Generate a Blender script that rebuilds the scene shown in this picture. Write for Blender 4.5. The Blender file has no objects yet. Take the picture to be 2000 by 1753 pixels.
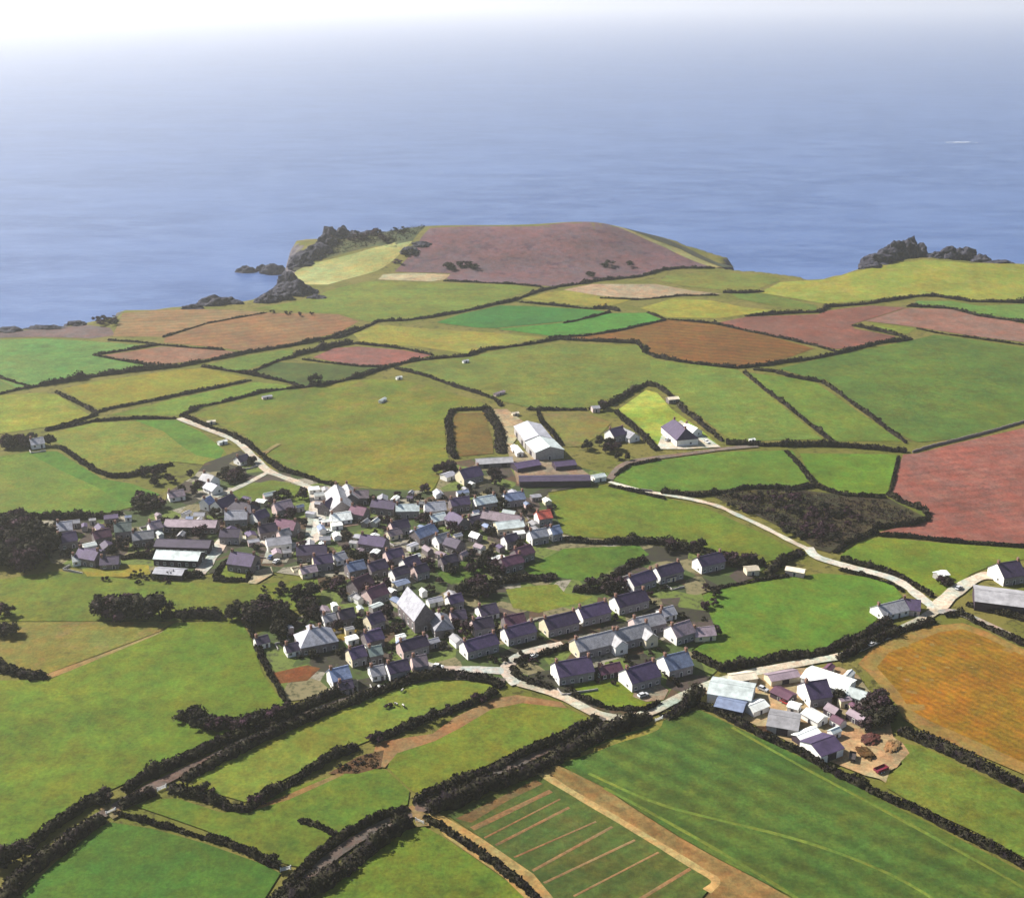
import bpy, bmesh, math, random
import numpy as np
from mathutils import Vector, Matrix, noise
from mathutils.geometry import delaunay_2d_cdt
SC = bpy.context.scene
COL = SC.collection
R = math.radians
rng = random.Random(7)

# ------------------------------------------------------------------ camera, sky, sun, exposure
CAM_H, PITCH, FPX = 235.0, R(20.0), 2414.0          # metres above the fields, tilt down, focal length in px of a 2000 px wide frame
cd = bpy.data.cameras.new('camera'); cam = bpy.data.objects.new('camera', cd); COL.objects.link(cam)
cam.location = (0, 0, CAM_H); cam.rotation_euler = (math.pi/2 - PITCH, 0, 0)
cd.sensor_width = 36; cd.lens = FPX/2000*36; cd.clip_start = 1; cd.clip_end = 200000
SC.camera = cam
SUN_EL, SUN_ROT = R(40), R(-64)
wd = bpy.data.worlds.new('World'); SC.world = wd; wd.use_nodes = True
_t = wd.node_tree; _s = _t.nodes.new('ShaderNodeTexSky'); _s.sky_type = 'NISHITA'; _s.sun_disc = False
_s.sun_elevation = SUN_EL; _s.sun_rotation = SUN_ROT; _s.air_density = 1.0; _s.dust_density = 1.5
_t.links.new(_s.outputs[0], _t.nodes['Background'].inputs[0]); _t.nodes['Background'].inputs[1].default_value = 0.05
ld = bpy.data.lights.new('sun', 'SUN'); ld.energy = 4.6; ld.angle = R(0.5); ld.color = (1.0, 0.95, 0.86)
sun = bpy.data.objects.new('sun', ld); COL.objects.link(sun)
_d = Vector((math.sin(SUN_ROT)*math.cos(SUN_EL), math.cos(SUN_ROT)*math.cos(SUN_EL), math.sin(SUN_EL)))
sun.rotation_euler = _d.to_track_quat('Z', 'Y').to_euler(); sun.location = (-300, 100, 400)
SC.view_settings.view_transform = 'Standard'; SC.view_settings.look = 'None'
SC.view_settings.exposure = 1.18; SC.view_settings.gamma = 1
SC.render.engine = 'CYCLES'
SC.cycles.use_denoising = True
SC.cycles.max_bounces = 5; SC.cycles.diffuse_bounces = 2; SC.cycles.glossy_bounces = 2; SC.cycles.volume_bounces = 1
SC.cycles.transparent_max_bounces = 4
SC.cycles.use_adaptive_sampling = True; SC.cycles.adaptive_threshold = 0.02
KEXP = 2.1                                          # sunlit picture brightness of a surface of albedo 1
SEA_Z = -45.0
HAZE = 0.9e-4

# ------------------------------------------------------------------ ground shape and pixel -> ground
def sstep(a, b, x):
    t = np.clip((x-a)/(b-a), 0, 1); return t*t*(3-2*t)
def hland(x, y):
    x = np.asarray(x, float); y = np.asarray(y, float)
    h = 2.2*np.sin(x/170+1)*np.cos(y/190) + 1.3*np.sin(x/85-y/120)
    rx = (0.42+0.50*sstep(-185, -70, x)+.17*np.exp(-((x-72)/45)**2))*(1-sstep(75, 225, x))
    h = h + 24.5*sstep(1085, 1215, y)*rx*(1-.75*sstep(1216, 1290, y))
    h = h + 11*np.exp(-(((x-390)/150)**2+((y-1120)/75)**2))
    return h
CP, SP = math.cos(PITCH), math.sin(PITCH)
def ray(u, v):
    a = (u-1000)/FPX; b = -(v-876.5)/FPX
    return np.array((a, b*SP+CP, b*CP-SP))
def on_plane(u, v, z):
    d = ray(u, v); t = (z-CAM_H)/d[2]; return d*t+np.array((0, 0, CAM_H))
def at(u, v):
    d = ray(u, v); ts = np.arange(150, 1900, 4.0)
    z = CAM_H+d[2]*ts - hland(d[0]*ts, d[1]*ts)
    i = np.where(z < 0)[0]
    if len(i) == 0:
        p = on_plane(u, v, 10.0)[:2]; return p*min(1.0, 1228/p[1]) if abs(p[0]) < 330 else p
    lo, hi = ts[max(i[0]-1, 0)], ts[i[0]]
    for _ in range(18):
        m = (lo+hi)/2
        if CAM_H+d[2]*m < hland(d[0]*m, d[1]*m): hi = m
        else: lo = m
    p = d[:2]*hi
    return p*min(1.0, 1228/p[1]) if abs(p[0]) < 230 else p     # stay on the headland, short of its far cliff
def G(x, y): return float(hland(x, y))

# ------------------------------------------------------------------ mesh and object helpers
def mesh_np(name, V, F, mats, smooth=False, mi=None):
    V = np.asarray(V, np.float32)
    me = bpy.data.meshes.new(name)
    if isinstance(F, np.ndarray):
        n, k = F.shape
        me.vertices.add(len(V)); me.vertices.foreach_set('co', V.ravel())
        me.loops.add(n*k); me.loops.foreach_set('vertex_index', F.astype(np.int32).ravel())
        me.polygons.add(n); me.polygons.foreach_set('loop_start', np.arange(0, n*k, k, dtype=np.int32))
        me.update(calc_edges=True)
    else:
        me.from_pydata([tuple(map(float, p)) for p in V], [], F)
    for m in mats: me.materials.append(m)
    if mi is not None: me.polygons.foreach_set('material_index', np.asarray(mi, np.int32))
    if smooth: me.polygons.foreach_set('use_smooth', np.ones(len(me.polygons), bool))
    me.update(); return me
def link(name, me, parent=None, loc=(0, 0, 0), rz=0.0):
    o = bpy.data.objects.new(name, me); COL.objects.link(o)
    o.location = loc; o.rotation_euler = (0, 0, rz)
    if parent is not None: o.parent = parent
    return o
def tag(o, label=None, cat=None, group=None, kind=None):
    if label: o['label'] = label
    if cat: o['category'] = cat
    if group: o['group'] = group
    if kind: o['kind'] = kind
    return o
class MB:
    def __init__(s): s.v = []; s.f = []; s.m = []
    def add(s, vs, fs, m=0):
        k = len(s.v); s.v += [tuple(p) for p in vs]; s.f += [tuple(i+k for i in f) for f in fs]; s.m += [m]*len(fs)
    def box(s, x0, y0, z0, x1, y1, z1, m=0):
        s.add([(x0,y0,z0),(x1,y0,z0),(x1,y1,z0),(x0,y1,z0),(x0,y0,z1),(x1,y0,z1),(x1,y1,z1),(x0,y1,z1)],
              [(0,3,2,1),(4,5,6,7),(0,1,5,4),(1,2,6,5),(2,3,7,6),(3,0,4,7)], m)
    def tube(s, p, q, r0, r1, n=7, m=0):
        p = Vector(p); q = Vector(q); d = (q-p).normalized(); a = d.orthogonal().normalized(); b = d.cross(a)
        vs = [c + (a*math.cos(2*math.pi*i/n)+b*math.sin(2*math.pi*i/n))*r for c, r in ((p, r0), (q, r1)) for i in range(n)]
        s.add(vs, [(i, (i+1) % n, n+(i+1) % n, n+i) for i in range(n)]+[tuple(range(n))[::-1], tuple(range(n, 2*n))], m)
    def mesh(s, name, mats, smooth=False): return mesh_np(name, s.v, s.f, mats, smooth, s.m)

# ------------------------------------------------------------------ materials
def lin(c): return tuple(((v/255)/12.92 if v/255 < .04045 else ((v/255+.055)/1.055)**2.4) for v in c)
def alb(c, k=KEXP): return tuple(min(.85, v/k) for v in lin(c))
def newmat(name):
    m = bpy.data.materials.new(name); m.use_nodes = True; nt = m.node_tree
    b = nt.nodes['Principled BSDF']; b.inputs['Specular IOR Level'].default_value = 0.15; b.inputs['Roughness'].default_value = 0.9
    return m, nt, b
def N(nt, t, **kw):
    n = nt.nodes.new(t)
    for k, v in kw.items():
        if k in n.inputs: n.inputs[k].default_value = v
        else: setattr(n, k, v)
    return n
def rgba(c): return (*c, 1)
def mixc(nt, fac, a, b, mode='MIX'):
    n = nt.nodes.new('ShaderNodeMix'); n.data_type = 'RGBA'; n.blend_type = mode
    for s, v in ((n.inputs[0], fac), (n.inputs[6], a), (n.inputs[7], b)):
        if hasattr(v, 'links'): nt.links.new(v, s)
        else: s.default_value = v
    return n.outputs[2]
def ramp(nt, src, p0, p1):
    r = nt.nodes.new('ShaderNodeMapRange'); r.inputs[1].default_value = p0; r.inputs[2].default_value = p1
    r.interpolation_type = 'SMOOTHSTEP'; nt.links.new(src, r.inputs[0]); return r.outputs[0]
def nz(nt, vec, scale, detail=3, rough=.55):
    n = N(nt, 'ShaderNodeTexNoise', Scale=scale, Detail=detail, Roughness=rough); nt.links.new(vec, n.inputs['Vector']); return n.outputs['Fac']
def galb(c):
    r, g, b = c
    f = (.95, .92, .90) if max(c) >= 196 else (.81, .75, .58) if g >= r-6 else (.77, .70, .50) if b < 72 else (.78, .68, .74)
    return tuple(x*y for x, y in zip(alb(c), f))
_gm = {}
def ground_mat(c1, c2, c3=None, stripe=None, sw=.35, rough_patch=.5):
    """Field surface: two tones blended in broad uneven patches, a third tone in specks, optional rows along a world direction."""
    key = (c1, c2, c3, stripe, sw)
    if key in _gm: return _gm[key]
    m, nt, b = newmat('field_surface')
    tc = N(nt, 'ShaderNodeTexCoord'); vec = tc.outputs['Object']
    off = N(nt, 'ShaderNodeVectorMath', operation='ADD'); off.inputs[1].default_value = (rng.uniform(0, 900), rng.uniform(0, 900), 0)
    nt.links.new(vec, off.inputs[0]); vec = off.outputs[0]
    big = ramp(nt, nz(nt, vec, .012, 4, .6), .36, .64)
    col = mixc(nt, big, rgba(galb(c1)), rgba(galb(c2)))
    mid = ramp(nt, nz(nt, vec, .09, 4, .65), .50, .70)
    f = N(nt, 'ShaderNodeMath', operation='MULTIPLY'); f.inputs[1].default_value = rough_patch; nt.links.new(mid, f.inputs[0])
    c3 = c3 or tuple(int(x*.80) for x in c1)
    col = mixc(nt, f.outputs[0], col, rgba(galb(c3)))
    fine = nz(nt, vec, .8, 3, .7)
    fr = N(nt, 'ShaderNodeMapRange'); fr.inputs[1].default_value = .3; fr.inputs[2].default_value = .7; fr.inputs[3].default_value = .72; fr.inputs[4].default_value = 1.28
    nt.links.new(fine, fr.inputs[0])
    col = mixc(nt, 1.0, col, fr.outputs[0], 'MULTIPLY')
    for sc_, lo_, hi_ in ((.035, .76, 1.22), (.22, .80, 1.18)):
        q_ = N(nt, 'ShaderNodeMapRange'); q_.inputs[1].default_value = .32; q_.inputs[2].default_value = .68; q_.inputs[3].default_value = lo_; q_.inputs[4].default_value = hi_
        nt.links.new(nz(nt, vec, sc_, 5, .7), q_.inputs[0]); col = mixc(nt, 1.0, col, q_.outputs[0], 'MULTIPLY')
    for sc_, A_, B_ in ((.16, (1.10, .97, .90, 1), (.89, 1.05, 1.05, 1)), (.03, (1.10, .97, .90, 1), (.92, 1.03, 1.04, 1))):
        col = mixc(nt, 1.0, col, mixc(nt, ramp(nt, nz(nt, vec, sc_, 4, .75), .36, .64), A_, B_), 'MULTIPLY')
    if stripe:
        ang, per = stripe
        mp = N(nt, 'ShaderNodeMapping'); mp.inputs['Rotation'].default_value = (0, 0, -ang); nt.links.new(vec, mp.inputs[0])
        wv = N(nt, 'ShaderNodeTexWave', Scale=6.2832/per/20*1.0, Distortion=4.0, Detail=3.0); wv.inputs['Detail Scale'].default_value = 1.5
        wv.bands_direction = 'Y'; nt.links.new(mp.outputs[0], wv.inputs[0])
        wr = N(nt, 'ShaderNodeMapRange'); wr.inputs[3].default_value = 1-sw; wr.inputs[4].default_value = 1+sw*.6; nt.links.new(wv.outputs['Fac'], wr.inputs[0])
        col = mixc(nt, 1.0, col, wr.outputs[0], 'MULTIPLY')
    nt.links.new(col, b.inputs['Base Color'])
    bp = N(nt, 'ShaderNodeBump', Strength=.5, Distance=.35); nt.links.new(fine, bp.inputs['Height']); nt.links.new(bp.outputs[0], b.inputs['Normal'])
    _gm[key] = m; return m
_sm = {}
def simple(name, c, rough=.8, var=.18, scale=1.2, k=None, spec=.2, metal=0.0):
    key = (name, c)
    if key in _sm: return _sm[key]
    m, nt, b = newmat(name); a = c if max(c) <= 1 else alb(c)
    tc = N(nt, 'ShaderNodeTexCoord'); oi = N(nt, 'ShaderNodeObjectInfo')
    n = nz(nt, tc.outputs['Object'], scale, 4, .65)
    r = N(nt, 'ShaderNodeMapRange'); r.inputs[1].default_value = .3; r.inputs[2].default_value = .7; r.inputs[3].default_value = 1-var; r.inputs[4].default_value = 1+var
    nt.links.new(n, r.inputs[0])
    col = mixc(nt, 1.0, rgba(a), r.outputs[0], 'MULTIPLY')
    nt.links.new(col, b.inputs['Base Color']); b.inputs['Roughness'].default_value = rough; b.inputs['Specular IOR Level'].default_value = spec; b.inputs['Metallic'].default_value = metal
    _sm[key] = m; return m
def roof_mat(c, corr=False):
    key = ('roof', c, corr)
    if key in _sm: return _sm[key]
    m, nt, b = newmat('roof_sheet' if corr else 'roof_slate')
    tc = N(nt, 'ShaderNodeTexCoord')
    if corr:
        w = N(nt, 'ShaderNodeTexWave', Scale=.9, Distortion=.0); w.bands_direction = 'X'; nt.links.new(tc.outputs['Object'], w.inputs[0]); h = w.outputs['Fac']
        n = nz(nt, tc.outputs['Object'], .25, 4, .7)
    else:
        br = N(nt, 'ShaderNodeTexBrick', Scale=1.4, Color1=(.75, .75, .75, 1), Color2=(1.2, 1.2, 1.2, 1), Mortar=(.5, .5, .5, 1)); br.inputs['Mortar Size'].default_value = .03
        nt.links.new(tc.outputs['Object'], br.inputs[0]); h = br.outputs['Color']
        n = nz(nt, tc.outputs['Object'], .5, 4, .7)
    r = N(nt, 'ShaderNodeMapRange'); r.inputs[1].default_value = .3; r.inputs[2].default_value = .7; r.inputs[3].default_value = .66; r.inputs[4].default_value = 1.34
    nt.links.new(n, r.inputs[0])
    col = mixc(nt, 1.0, rgba(c), r.outputs[0], 'MULTIPLY')
    oi = N(nt, 'ShaderNodeObjectInfo'); orr = N(nt, 'ShaderNodeMapRange'); orr.inputs[3].default_value = .75; orr.inputs[4].default_value = 1.25 if corr else 1.6; nt.links.new(oi.outputs['Random'], orr.inputs[0])
    col = mixc(nt, 1.0, col, orr.outputs[0], 'MULTIPLY')
    lich = ramp(nt, nz(nt, tc.outputs['Object'], 1.1, 5, .75), .56, .72)
    lf = N(nt, 'ShaderNodeMath', operation='MULTIPLY'); lf.inputs[1].default_value = .22; nt.links.new(lich, lf.inputs[0])
    col = mixc(nt, lf.outputs[0], col, (.16, .085, .05, 1) if corr else (.20, .19, .13, 1))
    if not corr: col = mixc(nt, .6, col, h, 'MULTIPLY')
    nt.links.new(col, b.inputs['Base Color']); b.inputs['Roughness'].default_value = .65; b.inputs['Specular IOR Level'].default_value = .3
    bp = N(nt, 'ShaderNodeBump', Strength=.4, Distance=.05); nt.links.new(h, bp.inputs['Height']); nt.links.new(bp.outputs[0], b.inputs['Normal'])
    _sm[key] = m; return m
def leaf_mat(name, dark, light, red=None):
    m, nt, b = newmat(name)
    tc = N(nt, 'ShaderNodeTexCoord'); oi = N(nt, 'ShaderNodeObjectInfo'); ge = N(nt, 'ShaderNodeNewGeometry')
    n = ramp(nt, nz(nt, tc.outputs['Object'], .35, 3, .6), .38, .66)
    col = mixc(nt, n, rgba(dark), rgba(light))
    if red: col = mixc(nt, ramp(nt, oi.outputs['Random'], .35, .95), col, rgba(red))
    ri = N(nt, 'ShaderNodeMapRange'); ri.inputs[3].default_value = .5; ri.inputs[4].default_value = 1.8; nt.links.new(ge.outputs['Random Per Island'], ri.inputs[0])
    col = mixc(nt, 1.0, col, ri.outputs[0], 'MULTIPLY')
    nt.links.new(col, b.inputs['Base Color']); b.inputs['Specular IOR Level'].default_value = .05
    return m
M_HEDGE = leaf_mat('hedge_leaves', (.010, .007, .010), (.030, .028, .016))
M_LEAF = leaf_mat('tree_leaves', (.014, .012, .012), (.054, .054, .026), (.042, .024, .032))
M_BUSH = leaf_mat('bush_leaves', (.014, .012, .012), (.038, .042, .018), (.034, .017, .026))
M_BARK = simple('bark', (.05, .038, .03))
M_WHITE = simple('white_render', (.78, .76, .73), var=.10)
M_CREAM = simple('cream_render', (.62, .55, .40), var=.12)
M_STONE = simple('grey_stone', (.17, .145, .15), var=.30)
M_SHADEWALL = simple('shaded_long_wall', (.24, .22, .235), var=.2)  # painted shade: long walls of pale rendered houses greyed, gables left bright
M_PINK = simple('pinkish_render', (.55, .42, .40), var=.12)
M_BLOCK = simple('concrete_block', (.34, .32, .31), var=.2)
M_DARKW = simple('tarred_boards', (.05, .035, .05), var=.2)
M_GLASS = simple('window_glass', (.02, .025, .035), rough=.08, spec=.6)
M_FRAME = simple('window_paint', (.75, .75, .73))
M_DOOR = simple('door_paint', (.07, .06, .09))
M_BRICK = simple('chimney_brick', (.22, .12, .09), var=.25)
M_METAL = simple('dark_metal', (.06, .06, .065), rough=.5)
M_TYRE = simple('tyre_rubber', (.02, .02, .02))
WALLS = dict(w=M_WHITE, c=M_CREAM, s=M_STONE, p=M_PINK, k=M_BLOCK, d=M_DARKW)
ROOFS = dict(P=(.056, .038, .086), D=(.038, .027, .054), G=(.25, .245, .26), L=(.30, .30, .34), B=(.17, .21, .32), M=(.10, .040, .070),
             R=(.50, .10, .07), S=(.42, .47, .47), W=(.70, .72, .69), C=(.60, .52, .40), K=(.22, .17, .20), N=(.16, .20, .18))
RNAME = dict(P='purple slate', D='dark slate', G='grey', L='pale grey', B='blue grey', M='maroon', R='red', S='silvery', W='white', C='cream', K='brownish grey', N='green grey')
WNAME = dict(w='white', c='cream', s='stone', p='pinkish', k='concrete', d='dark boarded')

# ------------------------------------------------------------------ land, cliffs, sea
def P2(pts): return np.array([at(u, v) for u, v in pts])
coast_l = P2([(0, 645), (40, 641), (80, 637), (130, 634), (170, 629), (202, 620), (238, 605), (300, 601), (360, 598), (420, 595), (488, 586), (520, 573), (556, 552), (572, 530), (584, 504)])
coast_r = P2([(1412, 521), (1440, 526), (1490, 530), (1530, 535), (1575, 541), (1606, 544), (1640, 535), (1690, 521), (1720, 513), (1760, 506), (1810, 502), (1860, 506), (1910, 511), (2000, 514)])
back = np.array([(-215, 1225), (-205, 1275), (-150, 1300), (-90, 1262), (-20, 1258), (60, 1262), (118, 1256), (172, 1220), (206, 1176)])
coast = np.vstack([[(-2600, 700), (-900, 850), (-520, 885)], coast_l, back, coast_r, [(620, 1150), (900, 1180), (2600, 1250), (2600, -900), (-2600, -900)]])
def sdist(X, Y, poly):
    X = X.ravel(); Y = Y.ravel(); d = np.full(X.shape, 1e9); ins = np.zeros(X.shape, bool); n = len(poly)
    for i in range(n):
        ax, ay = poly[i]; bx, by = poly[(i+1) % n]; ex, ey = bx-ax, by-ay
        t = np.clip(((X-ax)*ex+(Y-ay)*ey)/(ex*ex+ey*ey), 0, 1)
        d = np.minimum(d, np.hypot(X-ax-t*ex, Y-ay-t*ey))
        c = ((ay > Y) != (by > Y)); xi = ax+(Y-ay)/np.where(by == ay, 1e-9, by-ay)*ex
        ins ^= c & (X < xi)
    return np.where(ins, d, -d)
gx = np.concatenate([np.arange(-2500, -640, 60.), np.arange(-640, 641, 6.), np.arange(660, 2501, 60.)])
gy = np.concatenate([np.arange(-800, 200, 50.), np.arange(200, 780, 9.), np.arange(780, 1361, 5.), np.arange(1390, 1800, 40.)])
X, Y = np.meshgrid(gx, gy); sh = X.shape
D = sdist(X, Y, coast).reshape(sh)
jag = 3.2*np.sin(X/7.3+1.7*np.sin(Y/11))+2.6*np.sin(Y/5.9+X/13)+3*np.sin(X/23-Y/17)
t = sstep(-1.5, 30, -(D+np.minimum(jag, 0)*.9))
H = hland(X, Y)
CL = 6*np.sin(X/6+Y/9)*np.sin(Y/7-X/15)
Z = H*(1-t)+(-58)*t + CL*t*(1-t)*2.2
ny, nx = sh; idx = np.arange(nx*ny).reshape(ny, nx)
F = np.stack([idx[:-1, :-1], idx[:-1, 1:], idx[1:, 1:], idx[1:, :-1]], -1).reshape(-1, 4)
m, nt, b = newmat('land')
tc = N(nt, 'ShaderNodeTexCoord'); vec = tc.outputs['Object']; ge = N(nt, 'ShaderNodeNewGeometry')
sx = N(nt, 'ShaderNodeSeparateXYZ'); nt.links.new(ge.outputs['True Normal'], sx.inputs[0])
g = mixc(nt, ramp(nt, nz(nt, vec, .03, 5, .65), .4, .6), rgba(galb((128, 136, 62))), rgba(galb((150, 146, 84))))
g = mixc(nt, ramp(nt, nz(nt, vec, .25, 4, .7), .5, .68), g, rgba(galb((92, 92, 52))))
rk = mixc(nt, ramp(nt, nz(nt, vec, .12, 5, .7), .35, .65), rgba((.035, .032, .045)), rgba((.12, .105, .11)))
col = mixc(nt, ramp(nt, sx.outputs[2], .965, .88), g, rk)
nt.links.new(col, b.inputs['Base Color'])
bp = N(nt, 'ShaderNodeBump', Strength=.5, Distance=.8); nt.links.new(nz(nt, vec, .5, 4, .7), bp.inputs['Height']); nt.links.new(bp.outputs[0], b.inputs['Normal'])
tag(link('ground', mesh_np('ground', np.stack([X, Y, Z], -1).reshape(-1, 3), F, [m], True)), 'rough grassy land falling to dark sea cliffs', kind='structure')

m, nt, b = newmat('sea_water')
tc = N(nt, 'ShaderNodeTexCoord'); vec = tc.outputs['Object']
mp = N(nt, 'ShaderNodeMapping'); mp.inputs['Scale'].default_value = (.5, 1, 1); mp.inputs['Rotation'].default_value = (0, 0, R(4)); nt.links.new(vec, mp.inputs[0])
st = ramp(nt, nz(nt, mp.outputs[0], .006, 6, .62), .42, .66)
st2 = ramp(nt, nz(nt, mp.outputs[0], .022, 8, .8), .36, .72)
col = mixc(nt, st, rgba((.021, .058, .185)), rgba((.044, .090, .240)))
col = mixc(nt, st2, col, rgba((.080, .134, .290)))
nt.links.new(col, b.inputs['Base Color']); b.inputs['Roughness'].default_value = .30; b.inputs['IOR'].default_value = 1.33; b.inputs['Specular IOR Level'].default_value = .5
bp = N(nt, 'ShaderNodeBump', Strength=.40, Distance=1.0); nt.links.new(nz(nt, mp.outputs[0], .16, 5, .7), bp.inputs['Height']); nt.links.new(bp.outputs[0], b.inputs['Normal'])
S = 60000
tag(link('sea', mesh_np('sea', [(-S, -S, SEA_Z), (S, -S, SEA_Z), (S, S, SEA_Z), (-S, S, SEA_Z)], [(0, 1, 2, 3)], [m])), 'blue grey open sea under pale haze', kind='structure')

# ------------------------------------------------------------------ sheets that follow the ground
_lift = [0.10]
def lift():
    _lift[0] += 0.004; return _lift[0]
def sheet(name, poly, mat, label=None, step=9.0, z=None):
    """A polygon (world xy) laid over the ground as its own mesh."""
    z = lift() if z is None else z
    B = []
    n = len(poly)
    for i in range(n):
        a = np.array(poly[i]); c = np.array(poly[(i+1) % n]); k = max(1, int(np.hypot(*(c-a))/step))
        B += [a+(c-a)*j/k for j in range(k)]
    B = np.array(B); nb = len(B)
    x0, y0 = B.min(0); x1, y1 = B.max(0)
    gx, gy = np.meshgrid(np.arange(x0, x1, step)+.3, np.arange(y0, y1, step)+.3)
    if gx.size:
        s = sdist(gx, gy, B); I = np.stack([gx.ravel(), gy.ravel()], -1)[s > step*.45]
    else: I = np.zeros((0, 2))
    P = np.vstack([B, I])
    out = delaunay_2d_cdt([Vector(p) for p in P], [], [list(range(nb))], 1, 1e-4)
    V = np.array([tuple(p) for p in out[0]]); zz = hland(V[:, 0], V[:, 1])+z
    fs = []
    for f in out[2]:
        a, b_, c = (V[i] for i in f[:3])
        fs.append(f if (b_[0]-a[0])*(c[1]-a[1])-(b_[1]-a[1])*(c[0]-a[0]) > 0 else f[::-1])
    o = link(name, mesh_np(name, np.c_[V, zz], fs, [mat], True))
    return tag(o, label, kind='structure')
def ribbon(name, pts, w, mat, label, z=None, px=True, smooth=2):
    p = P2(pts) if px else np.array(pts, float)
    for _ in range(smooth):
        q = [p[0]]
        for i in range(len(p)-1): q += [p[i]*.75+p[i+1]*.25, p[i]*.25+p[i+1]*.75]
        p = np.array(q+[p[-1]])
    seg = [p[0]]
    for i in range(1, len(p)):
        k = max(1, int(np.hypot(*(p[i]-p[i-1]))/6)); seg += [p[i-1]+(p[i]-p[i-1])*j/k for j in range(1, k+1)]
    p = np.array(seg); z = lift() if z is None else z
    tg = np.gradient(p, axis=0); tg /= np.maximum(np.hypot(tg[:, 0], tg[:, 1]), 1e-6)[:, None]; nm = np.c_[-tg[:, 1], tg[:, 0]]
    wv = np.array([w*(.5+.15*noise.noise(Vector((i*.37, w, 3)))) for i in range(len(p))])[:, None]
    V = []
    for s in (-1, -.33, .33, 1):
        q = p+nm*wv*s; V.append(np.c_[q, hland(q[:, 0], q[:, 1])+z+(.05 if abs(s) < .5 else 0)])
    n = len(p); V = np.stack(V, 1).reshape(-1, 3)
    F = [(i*4+j, (i+1)*4+j, (i+1)*4+j+1, i*4+j+1) for i in range(n-1) for j in range(3)]
    F = [f[::-1] for f in F]
    return tag(link(name, mesh_np(name, V, F, [mat], True)), label, kind='structure')
def ang(a, b):
    p, q = P2([a, b]); return math.atan2(*(q-p)[::-1])
def warm(c):
    r, g, b = c
    return (r+1, g, b-4) if 0 < g-r < 55 else c
def beyond(pts, closed=True, far=190):
    out = []; n = len(pts)
    for i, (u, v) in enumerate(pts):
        e = 1 if u >= 2000 else -1 if u <= 0 else 0
        if e and v < 1700:
            sl = 0.0
            for j in (i-1, i+1):
                if not closed and not 0 <= j < n: continue
                a, b = pts[j % n]
                if 0 < a < 2000: sl = max(-.5, min(.5, (v-b)/(u-a)))
            v = v+sl*far*e; u = u+far*e
        out.append((u, v))
    return out
def fld(pts, c1, c2, label, name='field', c3=None, stripe=None, sw=.16, rp=.6):
    c1, c2, c3 = warm(c1), warm(c2), (warm(c3) if c3 else None)
    return sheet(name, P2(beyond(pts)), ground_mat(c1, c2, c3, stripe, sw, rp), label)

# ------------------------------------------------------------------ fields, far to near
GR = (126, 146, 66)
# headland
fld([(590,500),(640,458),(670,436),(745,434),(838,437),(806,470),(790,484),(735,480),(690,490),(620,508)], (104,116,88), (84,98,84), 'rough dark scrubland at the seaward tip of the headland', 'headland', (74,76,84))
fld([(566,546),(578,530),(602,516),(660,503),(720,487),(770,474),(806,471),(785,492),(762,514),(735,530),(690,542),(640,556),(600,556)], (200,206,148), (184,190,134), 'long pale straw-green strip on the slope of the headland', c3=(190,192,140))
fld([(840,446),(930,442),(1050,442),(1180,436),(1240,458),(1300,484),(1385,520),(1300,527),(1245,541),(1175,548),(1085,560),(1000,553),(900,549),(872,545),(880,534),(770,531),(790,510),(812,488),(822,465)], (136,114,118), (148,118,124), 'big brown heather-coloured field covering the headland hill', 'rough_field', (106,84,104), rp=.85)
fld([(1180,434),(1200,436),(1260,462),(1330,488),(1412,523),(1388,521),(1300,484),(1240,458)], (186,184,140), (172,168,120), 'pale bare path edge down the flank of the headland', 'path')
fld([(738,546),(748,536),(800,533),(880,536),(868,546),(840,550)], (196,184,150), (182,172,132), 'small pale bare strip under the headland hill', 'bare_field')
fld([(1204,436),(1232,440),(1290,462),(1350,488),(1404,514),(1436,521),(1412,522),(1330,487),(1262,461)], (84,92,88), (76,80,84), 'dark scrubby flank of the headland above the cove', 'headland', (64,66,76))
fld([(572,528),(580,506),(598,494),(640,462),(672,440),(690,434),(700,440),(660,462),(620,494),(604,514),(580,528)], (74,82,78), (66,68,76), 'dark cliff edge at the outer end of the headland', 'headland', (58,58,70))
# strip behind the coast
fld([(0,650),(90,641),(170,635),(215,640),(225,655),(180,661),(80,658),(0,660)], (140,124,120), (116,106,108), 'purplish rough ground along the cliff edge', 'rough_field')
fld([(490,603),(560,592),(612,581),(642,567),(720,549),(860,553),(1000,556),(1048,563),(982,585),(895,609),(790,625),(722,628),(650,613),(560,607)], (138,158,76), (124,146,66), 'long green field just below the headland')
fld([(240,612),(300,606),(420,604),(520,610),(402,632),(318,658),(220,657)], (176,148,98), (164,142,92), 'upper tan stubble field by the sea', 'stubble_field', c3=(186,148,112), stripe=(ang((240,640),(640,625)), 9))
fld([(404,633),(520,611),(662,614),(700,628),(665,648),(560,674),(492,688),(438,680),(320,669),(322,660)], (174,142,92), (166,128,90), 'orange tan stubble field below the upper stubble field', 'stubble_field', c3=(170,150,86), stripe=(ang((340,665),(690,630)), 9))
fld([(0,664),(87,661),(210,669),(296,676),(192,693),(245,706),(296,716),(190,730),(75,751),(30,757),(0,742)], (104,158,84), (120,162,92), 'bright green pasture beside the sea cliff')
fld([(0,744),(30,758),(62,760),(0,768)], (116,150,76), (110,150,72), 'small green wedge of pasture below the bright green one')
fld([(204,694),(318,677),(436,684),(468,688),(420,698),(312,714),(250,704)], (178,136,108), (166,132,104), 'narrow salmon ploughed strip by the stubble fields', 'ploughed_field')
fld([(405,712),(470,697),(572,681),(572,692),(542,703),(482,722),(456,723)], (122,150,72), (112,140,66), 'thin green wedge field beside the thick hedge')
fld([(484,726),(546,708),(622,710),(700,716),(760,717),(700,731),(632,749),(600,754),(560,744)], (94,116,62), (86,108,62), 'dark green plot with a dark hedgerow tree')
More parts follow.
